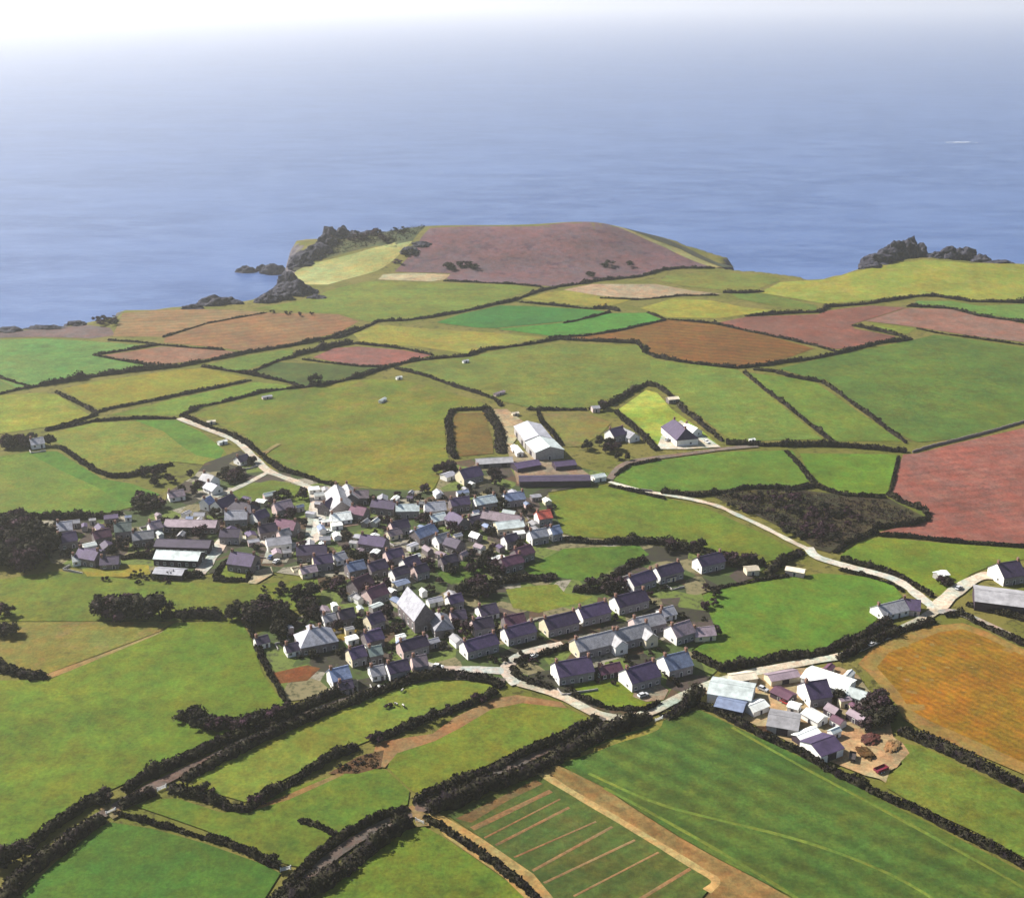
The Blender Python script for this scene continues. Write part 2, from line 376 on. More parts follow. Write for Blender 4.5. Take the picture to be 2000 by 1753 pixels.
fld([(612,698),(652,680),(700,677),(788,684),(842,694),(772,713),(702,713),(650,706)], (176,124,112), (164,116,106), 'pink bare plot enclosed by a thick hedge', 'ploughed_field')
fld([(120,760),(192,744),(350,722),(398,720),(486,738),(400,759),(300,777),(192,798),(156,782)], (164,164,64), (156,158,66), 'yellow olive field, long and narrow', c3=(142,152,60))
fld([(0,772),(82,767),(112,772),(174,810),(164,822),(90,834),(0,847)], (160,174,72), (148,166,66), 'yellow green field at the edge of the far pasture', c3=(184,190,104))
fld([(212,811),(350,777),(498,746),(552,751),(584,758),(440,784),(352,811)], (134,164,72), (126,156,66), 'thin bright green strip above the huge pasture')
fld([(690,652),(738,634),(842,643),(965,650),(1064,659),(1000,673),(912,691),(826,678),(706,669)], (168,172,88), (158,160,78), 'yellow green field right below the long green field', c3=(176,160,90))
fld([(852,630),(896,615),(976,597),(1036,598),(1154,605),(1185,609),(1122,626),(1040,634),(966,641),(932,640)], (76,146,66), (68,136,70), 'vivid emerald field in the middle distance')
fld([(970,643),(1122,628),(1192,612),(1262,611),(1292,624),(1245,637),(1140,653),(1072,656),(1000,646)], (78,156,62), (92,160,70), 'second vivid emerald field, a long wedge')
fld([(1020,584),(1072,571),(1116,566),(1174,580),(1240,584),(1194,597),(1158,598),(1070,594)], (178,172,84), (168,166,80), 'small straw yellow field under the headland')
fld([(1100,566),(1158,555),(1280,555),(1352,568),(1412,574),(1350,578),(1246,583),(1172,578)], (198,176,150), (186,172,132), 'pale pinkish bare field under the headland', 'bare_field')
fld([(1250,602),(1316,583),(1388,587),(1456,601),(1544,609),(1452,615),(1404,622),(1304,620),(1268,608)], (178,182,88), (168,170,78), 'yellow green wedge field beside the maroon one')
fld([(1290,548),(1302,538),(1388,531),(1510,538),(1524,548),(1476,566),(1424,567),(1340,560)], (140,152,78), (132,144,76), 'olive strip of pasture beside the cove')
fld([(1428,574),(1492,574),(1596,597),(1594,606),(1530,602),(1444,584)], (124,148,74), (116,140,70), 'small dull green wedge near the cove')
fld([(1482,572),(1524,551),(1616,546),(1650,536),(1720,520),(1806,507),(1896,515),(2000,518),(2000,586),(1896,586),(1826,574),(1720,584),(1614,594)], (176,184,92), (162,176,84), 'pale lime hill pasture above the cove', c3=(192,192,124))
fld([(1792,588),(1858,588),(1912,598),(2000,594),(2000,624),(1896,612),(1858,600),(1778,597)], (116,162,84), (126,166,96), 'thin bright green strip above the long pink field')
fld([(1146,656),(1212,645),(1282,630),(1302,624),(1388,633),(1474,649),(1590,681),(1512,708),(1440,715),(1302,700),(1268,692),(1258,672),(1192,667),(1108,660)], (150,112,60), (140,100,56), 'brown ploughed field between the emerald fields and the maroon field', 'ploughed_field', c3=(160,104,66), stripe=(ang((1180,660),(1560,690)), 8))
fld([(1400,631),(1458,619),(1598,614),(1616,607),(1702,597),(1770,601),(1690,626),(1664,634),(1668,642),(1750,657),(1742,661),(1666,678),(1634,682),(1512,658),(1440,643)], (158,110,94), (150,104,90), 'maroon bare field with a notch in its corner', 'ploughed_field', c3=(172,122,104))
fld([(1772,602),(1860,604),(2000,632),(2000,668),(1896,656),(1790,639),(1690,627)], (176,140,122), (170,132,114), 'long pinkish bare field along the far ridge', 'ploughed_field')
fld([(1698,630),(1786,642),(1772,653),(1722,645)], (140,158,74), (136,152,70), 'tiny green triangle beside the maroon field')
fld([(1520,720),(1654,690),(1780,665),(1826,654),(2000,678),(2000,822),(1862,858),(1792,864),(1738,840),(1652,774),(1610,740),(1596,742)], (108,140,68), (96,128,66), 'broad green pasture on the rise, largest of the far fields', c3=(124,150,70))
fld([(1462,728),(1546,738),(1594,748),(1760,862),(1634,862),(1512,771)], (126,156,72), (114,148,70), 'sloping green strip between two straight hedges')
fld([(1262,702),(1302,706),(1440,722),(1454,734),(1606,858),(1430,862),(1300,762),(1262,744)], (134,160,78), (124,152,76), 'green field beside the hedged white villa', c3=(150,176,98))
fld([(776,719),(826,704),(912,699),(1000,679),(1088,671),(1245,675),(1268,692),(1274,744),(1198,784),(1146,797),(1036,797),(980,784),(896,755),(828,731)], (136,150,74), (124,144,74), 'wide sage green pasture behind the farm')
# upper middle
fld([(380,812),(442,787),(522,768),(600,758),(702,743),(780,740),(852,757),(940,786),(962,798),(886,800),(868,830),(872,882),(880,908),(862,926),(850,950),(836,968),(772,970),(714,950),(640,942),(592,926),(556,910),(522,888),(478,850),(414,824)], (142,148,62), (116,142,58), 'huge rounded olive pasture above the village', c3=(146,138,72))
fld([(90,848),(182,826),(344,821),(396,846),(438,880),(452,905),(400,908),(340,902),(270,922),(212,926),(152,890),(116,868)], (146,156,76), (130,154,68), 'olive and green pasture beside the track junction', c3=(104,152,60))
fld([(0,892),(52,884),(112,882),(150,906),(200,936),(260,946),(312,966),(268,988),(208,1004),(0,1006)], (112,150,60), (140,156,74), 'green and olive pasture above the wooded edge of the village', c3=(104,152,58))
fld([(888,808),(946,806),(962,860),(964,886),(896,892),(884,840)], (142,126,64), (132,112,66), 'small brown olive paddock framed by dark hedges', 'paddock', c3=(150,116,70))
fld([(1052,806),(1148,806),(1162,814),(1194,826),(1172,850),(1134,872),(1100,874),(1080,850)], (150,150,78), (148,140,80), 'rough olive paddock beside the big barn', 'paddock', c3=(160,134,92))
fld([(1208,800),(1262,762),(1284,768),(1312,800),(1372,842),(1406,872),(1310,877),(1286,870),(1252,836)], (160,186,76), (192,204,96), 'bright lawn round the white villa', 'lawn', c3=(106,164,84))
fld([(1196,938),(1232,908),(1312,896),(1415,883),(1548,880),(1560,902),(1582,940),(1545,951),(1452,957),(1400,963),(1310,964),(1240,953)], (114,152,64), (106,146,62), 'green field below the villa lane', c3=(124,158,74))
fld([(1562,886),(1752,888),(1744,922),(1734,962),(1718,970),(1640,962),(1598,942),(1576,918)], (116,158,58), (112,150,58), 'fresh green field between the scrub wood and the long hedge')
fld([(1764,888),(1792,886),(1868,866),(2000,836),(2000,1062),(1842,1052),(1740,1044),(1716,1040),(1782,1024),(1818,1016),(1802,996),(1762,982),(1740,966),(1752,922)], (176,120,106), (170,112,98), 'large red brown ploughed field at the edge of the scene', 'ploughed_field', c3=(184,132,112), stripe=(ang((1760,1040),(2000,1010)), 7), sw=.08)
fld([(1738,974),(1800,998),(1812,1010),(1760,1022),(1700,1028),(1690,1000)], (122,140,70), (112,120,66), 'small rough corner beside the red ploughed field', 'rough_field')
fld([(1046,982),(1064,964),(1180,947),(1240,961),(1308,975),(1372,990),(1436,1018),(1504,1050),(1550,1074),(1524,1090),(1496,1098),(1438,1088),(1340,1066),(1250,1056),(1190,1052),(1124,1049),(1096,1040),(1082,1010)], (122,150,58), (132,148,62), 'long green field between the farm and the straight pale lane', c3=(106,132,56))
fld([(1640,1086),(1678,1060),(1714,1050),(1826,1060),(2000,1071),(2000,1092),(1940,1104),(1896,1122),(1872,1142),(1846,1164),(1834,1164),(1798,1144),(1762,1122),(1704,1106)], (126,158,60), (136,158,66), 'green field inside the fork of the pale lanes', c3=(112,146,62))
fld([(1356,1172),(1402,1148),(1500,1134),(1606,1120),(1704,1128),(1746,1144),(1762,1166),(1724,1194),(1698,1228),(1650,1248),(1598,1272),(1500,1284),(1410,1301),(1354,1270),(1398,1240),(1376,1212)], (116,154,62), (106,148,60), 'rounded bright green field beside the housing estate', c3=(134,158,66))
fld([(1388,968),(1462,952),(1560,957),(1640,966),(1736,974),(1806,1010),(1740,1026),(1700,1034),(1652,1058),(1620,1080),(1592,1072),(1552,1044),(1482,1009),(1422,984)], (78,74,62), (92,90,58), 'dark scrubby waste ground', 'rough_field', c3=(66,56,66))
fld([(52,884),(112,882),(150,906),(200,936),(260,946),(312,966),(280,984),(230,978),(190,952),(120,920)], (96,148,58), (104,154,60), 'bright green band along the upper side of the green and olive pasture')
fld([(262,821),(344,821),(396,846),(438,880),(428,898),(384,890),(350,868),(318,842)], (100,150,60), (108,154,64), 'bright green band across the olive and green pasture')
# village ground and village greens
m, nt, b = newmat('garden_ground')
tc = N(nt, 'ShaderNodeTexCoord'); vec = tc.outputs['Object']
vo = N(nt, 'ShaderNodeTexVoronoi', Scale=.085); nt.links.new(vec, vo.inputs['Vector'])
sp = N(nt, 'ShaderNodeSeparateColor'); nt.links.new(vo.outputs['Color'], sp.inputs[0])
cr = N(nt, 'ShaderNodeValToRGB'); cr.color_ramp.interpolation = 'CONSTANT'; el = cr.color_ramp.elements
while len(el) < 8: el.new(.5)
for e_, (p_, c_) in zip(el, [(0, (86,104,54)), (.2, (70,66,58)), (.36, (122,138,66)), (.52, (96,82,78)), (.64, (78,92,54)), (.76, (150,140,104)), (.84, (108,84,66)), (.92, (176,168,150))]):
    e_.position = p_; e_.color = rgba(alb(c_))
nt.links.new(sp.outputs[0], cr.inputs[0])
col = mixc(nt, ramp(nt, nz(nt, vec, .4, 4, .7), .45, .7), cr.outputs[0], rgba(alb((76, 80, 52))))
nt.links.new(col, b.inputs['Base Color'])
M_GARDEN = m
sheet('village_ground', P2([(100,1100),(60,1020),(140,1012),(320,985),(330,960),(380,930),(400,905),(470,880),(520,915),(640,945),(720,955),(850,960),(870,905),(960,892),(1060,900),(1190,925),(1180,945),(1070,962),(1100,1045),(1240,1062),(1350,1075),(1440,1098),(1500,1105),(1470,1130),(1370,1160),(1400,1235),(1350,1270),(1400,1310),(1380,1330),(1310,1372),(1220,1404),(1100,1360),(1000,1335),(860,1312),(660,1360),(560,1370),(500,1240),(620,1190),(620,1130),(480,1110),(380,1125),(180,1115)]), M_GARDEN, 'patchwork of gardens and yards in the village')
fld([(0,1132),(110,1116),(182,1124),(290,1136),(420,1140),(500,1142),(620,1132),(630,1180),(560,1196),(470,1212),(340,1213),(180,1214),(0,1214)], (118,142,58), (130,144,60), 'rough green meadow below the old village', c3=(92,112,54))
fld([(0,1216),(340,1215),(312,1234),(200,1276),(94,1316),(0,1300)], (138,146,66), (150,146,80), 'olive meadow with a bare tan border', c3=(168,146,92))
fld([(90,1318),(200,1278),(320,1232),(326,1237),(210,1284),(102,1324)], (186,164,104), (172,150,92), 'tan worn strip along the meadow border', 'path')
fld([(0,1330),(96,1328),(312,1238),(342,1217),(470,1213),(488,1244),(514,1318),(545,1362),(560,1376),(560,1384),(500,1408),(380,1462),(250,1528),(206,1548),(196,1552),(130,1590),(88,1620),(40,1664),(0,1680)], (112,144,52), (124,150,56), 'vast green pasture beside the hedged lane', c3=(104,128,54))
fld([(160,1112),(240,1104),(290,1104),(294,1122),(240,1128),(170,1126)], (170,164,66), (160,160,70), 'yellow green lawn behind the long silvery roof', 'lawn')
fld([(430,1128),(440,1104),(484,1106),(480,1130)], (140,158,66), (130,150,62), 'square green paddock ringed by a dark hedge', 'lawn')
fld([(452,962),(490,948),(530,938),(566,944),(602,956),(612,978),(560,984),(500,984),(470,974)], (112,140,60), (126,144,66), 'green triangle between the pale tracks', 'lawn')
fld([(852,1114),(912,1094),(952,1094),(944,1118),(922,1132),(882,1142),(862,1134)], (92,124,58), (100,132,56), 'small dark green paddock beside the village trees', 'paddock')
fld([(1022,1112),(1102,1072),(1248,1066),(1268,1084),(1200,1110),(1152,1138),(1092,1128),(1034,1122)], (98,136,58), (106,144,56), 'green paddock behind the estate rows', 'paddock')
fld([(988,1152),(1052,1144),(1088,1142),(1104,1160),(1158,1166),(1138,1176),(1052,1198),(1002,1188)], (148,150,70), (136,150,64), 'olive green inside the estate', 'lawn', c3=(156,146,74))
fld([(1116,1346),(1150,1334),(1200,1332),(1240,1340),(1270,1360),(1300,1366),(1262,1382),(1200,1384),(1146,1370)], (134,160,56), (124,152,54), 'half-round green inside the road bend', 'lawn')
fld([(520,1318),(600,1300),(626,1306),(600,1330),(545,1336)], (164,96,62), (150,100,66), 'red brown vegetable plot', 'garden_bed')
fld([(640,1232),(664,1224),(700,1230),(700,1250),(650,1252)], (172,156,66), (166,144,70), 'ochre garden plot', 'garden_bed')
fld([(1440,955),(1444,962),(1300,974),(1240,964)], (100,96,60), (96,100,60), 'verge beside the straight lane', 'verge')
# foreground
fld([(348,1536),(430,1492),(520,1450),(602,1412),(740,1359),(815,1333),(890,1327),(960,1338),(966,1348),(935,1363),(840,1393),(770,1428),(680,1463),(560,1520),(482,1568),(412,1548),(380,1540)], (146,160,74), (134,154,68), 'curved olive green strip with grazing cattle', c3=(122,144,64))
fld([(757,1500),(770,1466),(845,1442),(890,1412),(965,1374),(1020,1366),(1100,1382),(1158,1406),(1100,1438),(1040,1455),(980,1482),(920,1510),(860,1536),(820,1556),(802,1543)], (136,154,62), (124,148,60), 'green field between the thin hedge and the double hedged lane')
fld([(736,1450),(845,1434),(888,1402),(962,1366),(1010,1358),(1096,1372),(1108,1384),(1020,1374),(960,1386),(900,1422),(850,1448),(776,1472),(752,1500),(722,1496)], (188,158,104), (176,140,92), 'tan bare margin along the thin hedge', 'bare_field', c3=(160,112,80))
fld([(345,1560),(432,1588),(490,1586),(562,1540),(664,1512),(720,1502),(754,1504),(800,1546),(796,1572),(766,1584),(716,1604),(676,1630),(630,1658),(586,1694),(562,1690),(480,1658),(400,1622),(320,1594),(262,1574),(300,1562)], (116,144,58), (126,142,60), 'uneven green field between two dark lanes', c3=(84,128,58))
fld([(560,1554),(668,1508),(672,1514),(566,1562),(500,1582),(494,1578)], (190,168,100), (180,150,90), 'thin tan strip under the thin hedge', 'path')
fld([(640,1512),(700,1478),(750,1466),(744,1500),(700,1512)], (120,90,70), (142,112,80), 'brown bare scrub corner', 'rough_field')
fld([(216,1607),(300,1620),(400,1648),(500,1684),(548,1706),(490,1800),(-10,1800),(76,1716),(110,1684),(186,1622)], (78,124,52), (90,134,56), 'dark green field in the lower corner', c3=(100,140,60))
fld([(826,1614),(862,1634),(922,1674),(982,1716),(1040,1760),(1040,1790),(590,1790),(640,1742),(702,1692),(762,1646),(800,1618)], (114,142,56), (124,152,60), 'mid green field at the lower edge between lane and track')
fld([(836,1590),(858,1590),(920,1626),(980,1662),(1040,1706),(1096,1753),(1100,1790),(1060,1790),(985,1716),(925,1674),(868,1634)], (206,172,102), (196,164,108), 'tan track along the edge of the striped crop plot', 'farm_track')
dirs = ang((1000,1590), (1087,1542))
fld([(872,1592),(950,1556),(1050,1514),(1100,1544),(1250,1634),(1398,1722),(1372,1753),(1360,1790),(1110,1790),(1042,1708),(926,1628)], (102,124,66), (92,112,62), 'dull green crop plot crossed by thin tan lines', 'crop_field', c3=(116,116,66), stripe=(dirs, 5), sw=.12)
fld([(890,1600),(960,1566),(1046,1524),(1060,1532),(990,1566),(920,1608)], (146,126,80), (136,116,72), 'brownish strip of thin crop beside the lane', 'crop_strip')
for a_, w_, l_ in [([(922,1620),(970,1594),(1030,1566),(1076,1546)], 3.2, 'broad brown line across the striped plot next to the lane'), ([(968,1652),(1020,1626),(1070,1600),(1112,1578)], 1.7, 'second thin tan line across the striped plot'),
                   ([(1040,1702),(1196,1616)], 1.7, 'third tan line across the striped plot'), ([(1062,1726),(1130,1692),(1190,1664),(1240,1642)], 1.4, 'fourth tan line across the striped plot'),
                   ([(1196,1790),(1250,1748),(1300,1722),(1348,1698)], 2.0, 'last tan line across the striped plot'),([(946,1638),(1000,1610),(1050,1584),(1094,1562)], 1.1, 'faint tan line next to the broad brown line'), ([(1004,1676),(1050,1652),(1110,1622),(1164,1606)], 1.1, 'faint tan line in the middle of the striped plot'), ([(1120,1752),(1180,1716),(1230,1690),(1286,1666)], 1.1, 'faint tan line near the lower end of the striped plot')]:
    ribbon('bare_line', [a_[0], a_[-1]], w_*.62, ground_mat((186,156,106), (164,136,90)), l_, smooth=0)
fld([(1052,1506),(1078,1490),(1116,1508),(1176,1538),(1250,1588),(1326,1636),(1400,1678),(1500,1730),(1600,1790),(1350,1790),(1402,1722),(1250,1630),(1100,1540)], (182,152,92), (170,146,84), 'broad tan headland strip between the two crops', 'bare_field', stripe=(ang((1110,1520), (1400,1690)), 6))
ribbon('farm_track', [(1052,1508),(1100,1539),(1200,1598),(1312,1666),(1376,1706),(1404,1722),(1380,1742)], 2.6, ground_mat((216,184,122), (206,174,116)), 'cream sandy track between the two crops')
fld([(1082,1488),(1200,1442),(1278,1416),(1340,1392),(1368,1388),(1452,1428),(1560,1478),(1700,1552),(1862,1634),(2040,1726),(2040,1800),(1620,1790),(1502,1730),(1402,1678),(1328,1636),(1252,1588),(1178,1538),(1116,1508)], (98,130,64), (88,122,60), 'large dark green crop field with faint wheel lines', 'crop_field', c3=(118,148,72), stripe=(ang((1140,1510), (1500,1700)), 9), sw=.20)
ribbon('farm_track', [(1090,1488),(1150,1470),(1210,1446),(1280,1428),(1290,1405)], 2.4, ground_mat((178,168,90), (160,158,80)), 'faint yellow track round the corner of the dark crop')
for k_, q_ in enumerate([[(1150,1512),(1280,1572),(1400,1602),(1560,1640),(1700,1690),(1800,1740),(1880,1800)], [(1430,1422),(1560,1496),(1700,1570),(1830,1640),(1960,1712),(2040,1760)], [(1180,1540),(1300,1604),(1450,1690),(1540,1745),(1620,1800)]]):
    ribbon('wheel_track', q_, 1.3, ground_mat((136,160,74), (124,150,70)), ['pale wheel line curving across the dark crop', 'pale wheel line along the far hedge of the dark crop', 'pale wheel line along the tan strip'][k_])
fld([(1834,1222),(1880,1218),(1926,1234),(2020,1278),(2020,1522),(1888,1466),(1800,1428),(1766,1406),(1746,1372),(1720,1342),(1700,1320),(1676,1298),(1702,1268),(1772,1236)], (184,158,82), (172,150,76), 'pale grassy border of the golden field', 'bare_field', c3=(190,134,86))
fld([(1834,1236),(1880,1230),(1924,1246),(2020,1292),(2020,1500),(1900,1446),(1812,1408),(1776,1386),(1756,1354),(1730,1324),(1712,1304),(1736,1276)], (190,138,40), (176,134,44), 'golden harvested field with curving rows', 'stubble_field', c3=(166,130,50), stripe=(ang((1740,1300), (2000,1420)), 3.2), sw=.16)
fld([(1745,1452),(1800,1458),(1900,1508),(2020,1562),(2020,1690),(1900,1624),(1782,1570),(1732,1540),(1724,1524),(1762,1494)], (134,150,72), (124,146,66), 'olive green paddock beyond the yard', 'paddock')
fld([(1372,1350),(1440,1322),(1560,1306),(1640,1304),(1676,1320),(1694,1346),(1712,1366),(1716,1392),(1738,1412),(1744,1440),(1764,1454),(1776,1472),(1760,1488),(1752,1500),(1738,1506),(1730,1530),(1716,1522),(1690,1516),(1650,1500),(1604,1482),(1500,1430),(1402,1380)], (206,184,142), (190,166,124), 'pale dusty working yard full of sheds', 'yard', c3=(170,140,110))
fld([(964,800),(990,800),(1030,830),(1000,870),(1050,896),(1120,905),(1160,935),(1090,940),(1010,946),(1000,905),(978,850)], (206,190,150), (180,160,130), 'cream concrete farmyard', 'yard', c3=(150,136,120))
fld([(1282,878),(1296,842),(1330,822),(1372,850),(1408,874),(1340,878)], (240,236,226), (226,224,206), 'pale gravel drive round the villa', 'yard', c3=(200,200,140))
fld([(596,1048),(604,990),(614,955),(640,950),(690,965),(688,1000),(670,1030),(660,1050)], (206,208,204), (190,192,196), 'pale open square in the old village', 'yard', c3=(150,150,158))
fld([(1236,1362),(1240,1346),(1284,1334),(1306,1350),(1296,1368),(1262,1372)], (190,182,164), (176,170,156), 'pale drive below the front house', 'yard')
fld([(512,1102),(522,1072),(560,1062),(576,1076),(560,1100)], (206,206,204), (186,186,190), 'pale parking yard beside the old village street', 'yard')
fld([(484,1140),(500,1116),(530,1108),(534,1122),(500,1142)], (204,198,176), (186,182,160), 'small pale yard below the village', 'yard')

# ------------------------------------------------------------------ roads and lanes
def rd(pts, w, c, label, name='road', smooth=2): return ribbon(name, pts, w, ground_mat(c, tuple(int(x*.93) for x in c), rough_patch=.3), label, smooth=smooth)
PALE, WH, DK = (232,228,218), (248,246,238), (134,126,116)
rd([(350,818),(402,838),(440,852),(466,864),(497,895),(520,920),(550,932),(580,942),(608,955)], 4.5, PALE, 'pale track curving up past the huge pasture', 'farm_track')
rd([(522,924),(500,936),(480,946),(446,962),(420,972)], 3.5, PALE, 'pale side track into the old village', 'farm_track')
rd([(506,893),(524,880),(545,868)], 3, (186,176,112), 'short worn track into the huge pasture', 'farm_track')
rd([(612,955),(622,990),(626,1040),(604,1062),(570,1068),(520,1062),(470,1052),(440,1050),(426,1072),(408,1098),(388,1122)], 6, (238,236,232), 'pale main street through the old village')
rd([(630,1030),(700,1026),(770,1000),(840,990),(900,1000),(960,1016),(1030,1025)], 4, (150,144,148), 'grey village street toward the red roofed house')
rd([(1190,938),(1206,915),(1230,902),(1270,896),(1340,888),(1414,877),(1480,872)], 4, (166,154,138), 'grey brown villa lane', 'lane')
rd([(1190,942),(1240,957),(1310,969),(1350,976),(1384,984),(1410,992),(1438,1006),(1476,1023),(1512,1041),(1548,1060),(1578,1074)], 3.2, (236,232,220), 'straight pale lane beside the scrub wood', 'lane')
rd([(1578,1070),(1590,1088),(1625,1099),(1664,1110),(1712,1121),(1750,1133),(1776,1150),(1800,1170),(1828,1190)], 5, WH, 'white curving lane running down to the junction', 'lane')
rd([(1826,1194),(1848,1170),(1876,1148),(1902,1132),(1926,1124),(1960,1128)], 6.5, (246,240,226), 'white approach road to the gabled house')
rd([(1826,1194),(1870,1196),(1912,1214),(1960,1236),(2040,1274)], 4.5, (200,192,182), 'grey lane between low hedges beside the golden field', 'lane')
rd([(1830,1192),(1790,1217),(1720,1248),(1650,1282),(1590,1292),(1500,1308),(1420,1325),(1350,1352),(1302,1376),(1262,1396),(1222,1406),(1176,1400),(1148,1388),(1100,1362),(1062,1348),(1012,1336)], 4.3, (232,226,210), 'pale road curving from the junction past the yard to the estate')
rd([(1010,1338),(984,1312),(1000,1290),(1040,1272),(1100,1260)], 5, (234,228,220), 'pale estate road between the house rows')
rd([(984,1312),(930,1309),(870,1310),(830,1302),(796,1280)], 5, (226,224,222), 'pale street from the lane into the lower village')
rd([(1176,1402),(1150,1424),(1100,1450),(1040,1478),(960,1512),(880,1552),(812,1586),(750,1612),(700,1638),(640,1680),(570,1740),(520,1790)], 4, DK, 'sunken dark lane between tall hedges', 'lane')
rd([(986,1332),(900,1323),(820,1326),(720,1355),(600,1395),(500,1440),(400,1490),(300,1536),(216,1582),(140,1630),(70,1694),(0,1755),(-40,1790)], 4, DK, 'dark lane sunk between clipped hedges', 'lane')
rd([(206,1576),(220,1586),(232,1596)], 4, (150,142,96), 'worn gateway crossing the clipped lane', 'path', 0)
rd([(796,1580),(822,1596),(826,1616)], 4, (188,166,110), 'worn tan gateway crossing the sunken lane', 'path', 0)

# ------------------------------------------------------------------ hedges
def hedge(label, pts, w, h, bushes=.35, name='hedge', group=None, wild=1.0):
    p = P2(beyond(pts, False)); seg = [p[0]]
    st = 1.3 if p[:, 1].mean() < 700 else 2.2
    for i in range(1, len(p)):
        k = max(1, int(np.hypot(*(p[i]-p[i-1]))/st)); seg += [p[i-1]+(p[i]-p[i-1])*j/k for j in range(1, k+1)]
    p = np.array(seg); n = len(p)
    if n < 3: p = np.array([p[0]+(p[-1]-p[0])*j/3 for j in range(4)]); n = 4
    tg = np.gradient(p, axis=0); tg /= np.maximum(np.hypot(tg[:, 0], tg[:, 1]), 1e-6)[:, None]; nm = np.c_[-tg[:, 1], tg[:, 0]]
    r = np.random.default_rng(abs(hash(tuple(pts[0]))) % 2**31 + len(pts))
    s = np.arange(n)*st; o = r.uniform(0, 500)
    hh = h*(1+wild*(.20*np.sin(s/9+o)+.14*np.sin(s/3.7+2*o))+wild*.14*r.standard_normal(n)); ww = w*(1+wild*(.16*np.sin(s/7+3*o))+wild*.12*r.standard_normal(n))
    for i in range(n):
        if r.random() < bushes*st/12: hh[i] *= 1.45; ww[i] *= 1.4; hh[max(0, i-1)] *= 1.25; hh[min(n-1, i+1)] *= 1.25
    hh = np.clip(hh, h*.45, h*2); ww = np.clip(ww, w*.5, w*2)
    hh[0] *= .6; hh[-1] *= .6
    off = (nm*(w*.16*wild*np.sin(s/11+o)+w*.10*wild*r.standard_normal(n))[:, None])
    prof = [(-.5, -.12), (-.52, .35), (-.38, .78), (-.10, 1.0), (.14, .98), (.40, .76), (.53, .33), (.5, -.12)]
    c = p+off; gz = hland(c[:, 0], c[:, 1]); V = []
    for a, b_ in prof:
        q = c+nm*(ww*a*.84*(1+.18*r.standard_normal(n)))[:, None]+tg*(.25*st*r.standard_normal(n))[:, None]
        V.append(np.c_[q, gz+hh*b_*.86*(1+.09*r.standard_normal(n))])
    k = len(prof); V = np.stack(V, 1).reshape(-1, 3)
    ii = np.arange(n-1)[:, None]*k; jj = np.arange(k-1)[None]
    F = np.stack([ii+jj, ii+jj+1, ii+k+jj+1, ii+k+jj], -1).reshape(-1, 4)
    e = np.array([[0, 1, 6, 7], [1, 2, 5, 6], [2, 3, 4, 5]]); F = np.vstack([F, e, e[:, ::-1]+(n-1)*k])
    # sprays of leaf-sized faces over the surface
    per = 24 if st < 2 else 10
    m_ = int(n*per); i = r.integers(0, n-1, m_); f = r.random(m_); a = r.uniform(-1, 1, m_)*1.35
    cx = c[i]*(1-f)[:, None]+c[i+1]*f[:, None]; hi = hh[i]*(1-f)+hh[i+1]*f; wi = ww[i]*(1-f)+ww[i+1]*f
    q = np.c_[cx+nm[i]*(np.sin(a)*wi*.54*r.uniform(.85, 1.12, m_))[:, None], hland(cx[:, 0], cx[:, 1])+hi*(.22+.80*np.clip(np.cos(a), 0, 1))*r.uniform(.86, 1.14, m_)]
    sz = r.uniform(.20, .55, m_)*(1 if st < 2 else 1.4)
    u1 = r.standard_normal((m_, 3)); u1 /= np.linalg.norm(u1, axis=1)[:, None]; u2 = np.cross(u1, r.standard_normal((m_, 3))); u2 /= np.linalg.norm(u2, axis=1)[:, None]
    L = np.stack([q-u1*sz[:, None]-u2*sz[:, None]*.7, q+u1*sz[:, None]-u2*sz[:, None]*.6, q+u1*sz[:, None]*.8+u2*sz[:, None]*.7, q-u1*sz[:, None]*.7+u2*sz[:, None]*.6], 1).reshape(-1, 3)
    F = np.vstack([F, np.arange(m_*4).reshape(-1, 4)+len(V)]); V = np.vstack([V, L])
    base = np.array([c[0, 0], c[0, 1], gz[0]])
    return tag(link(name, mesh_np(name, V-base, F, [M_HEDGE]), loc=base), label, 'hedge', group or 'hedges between the fields')
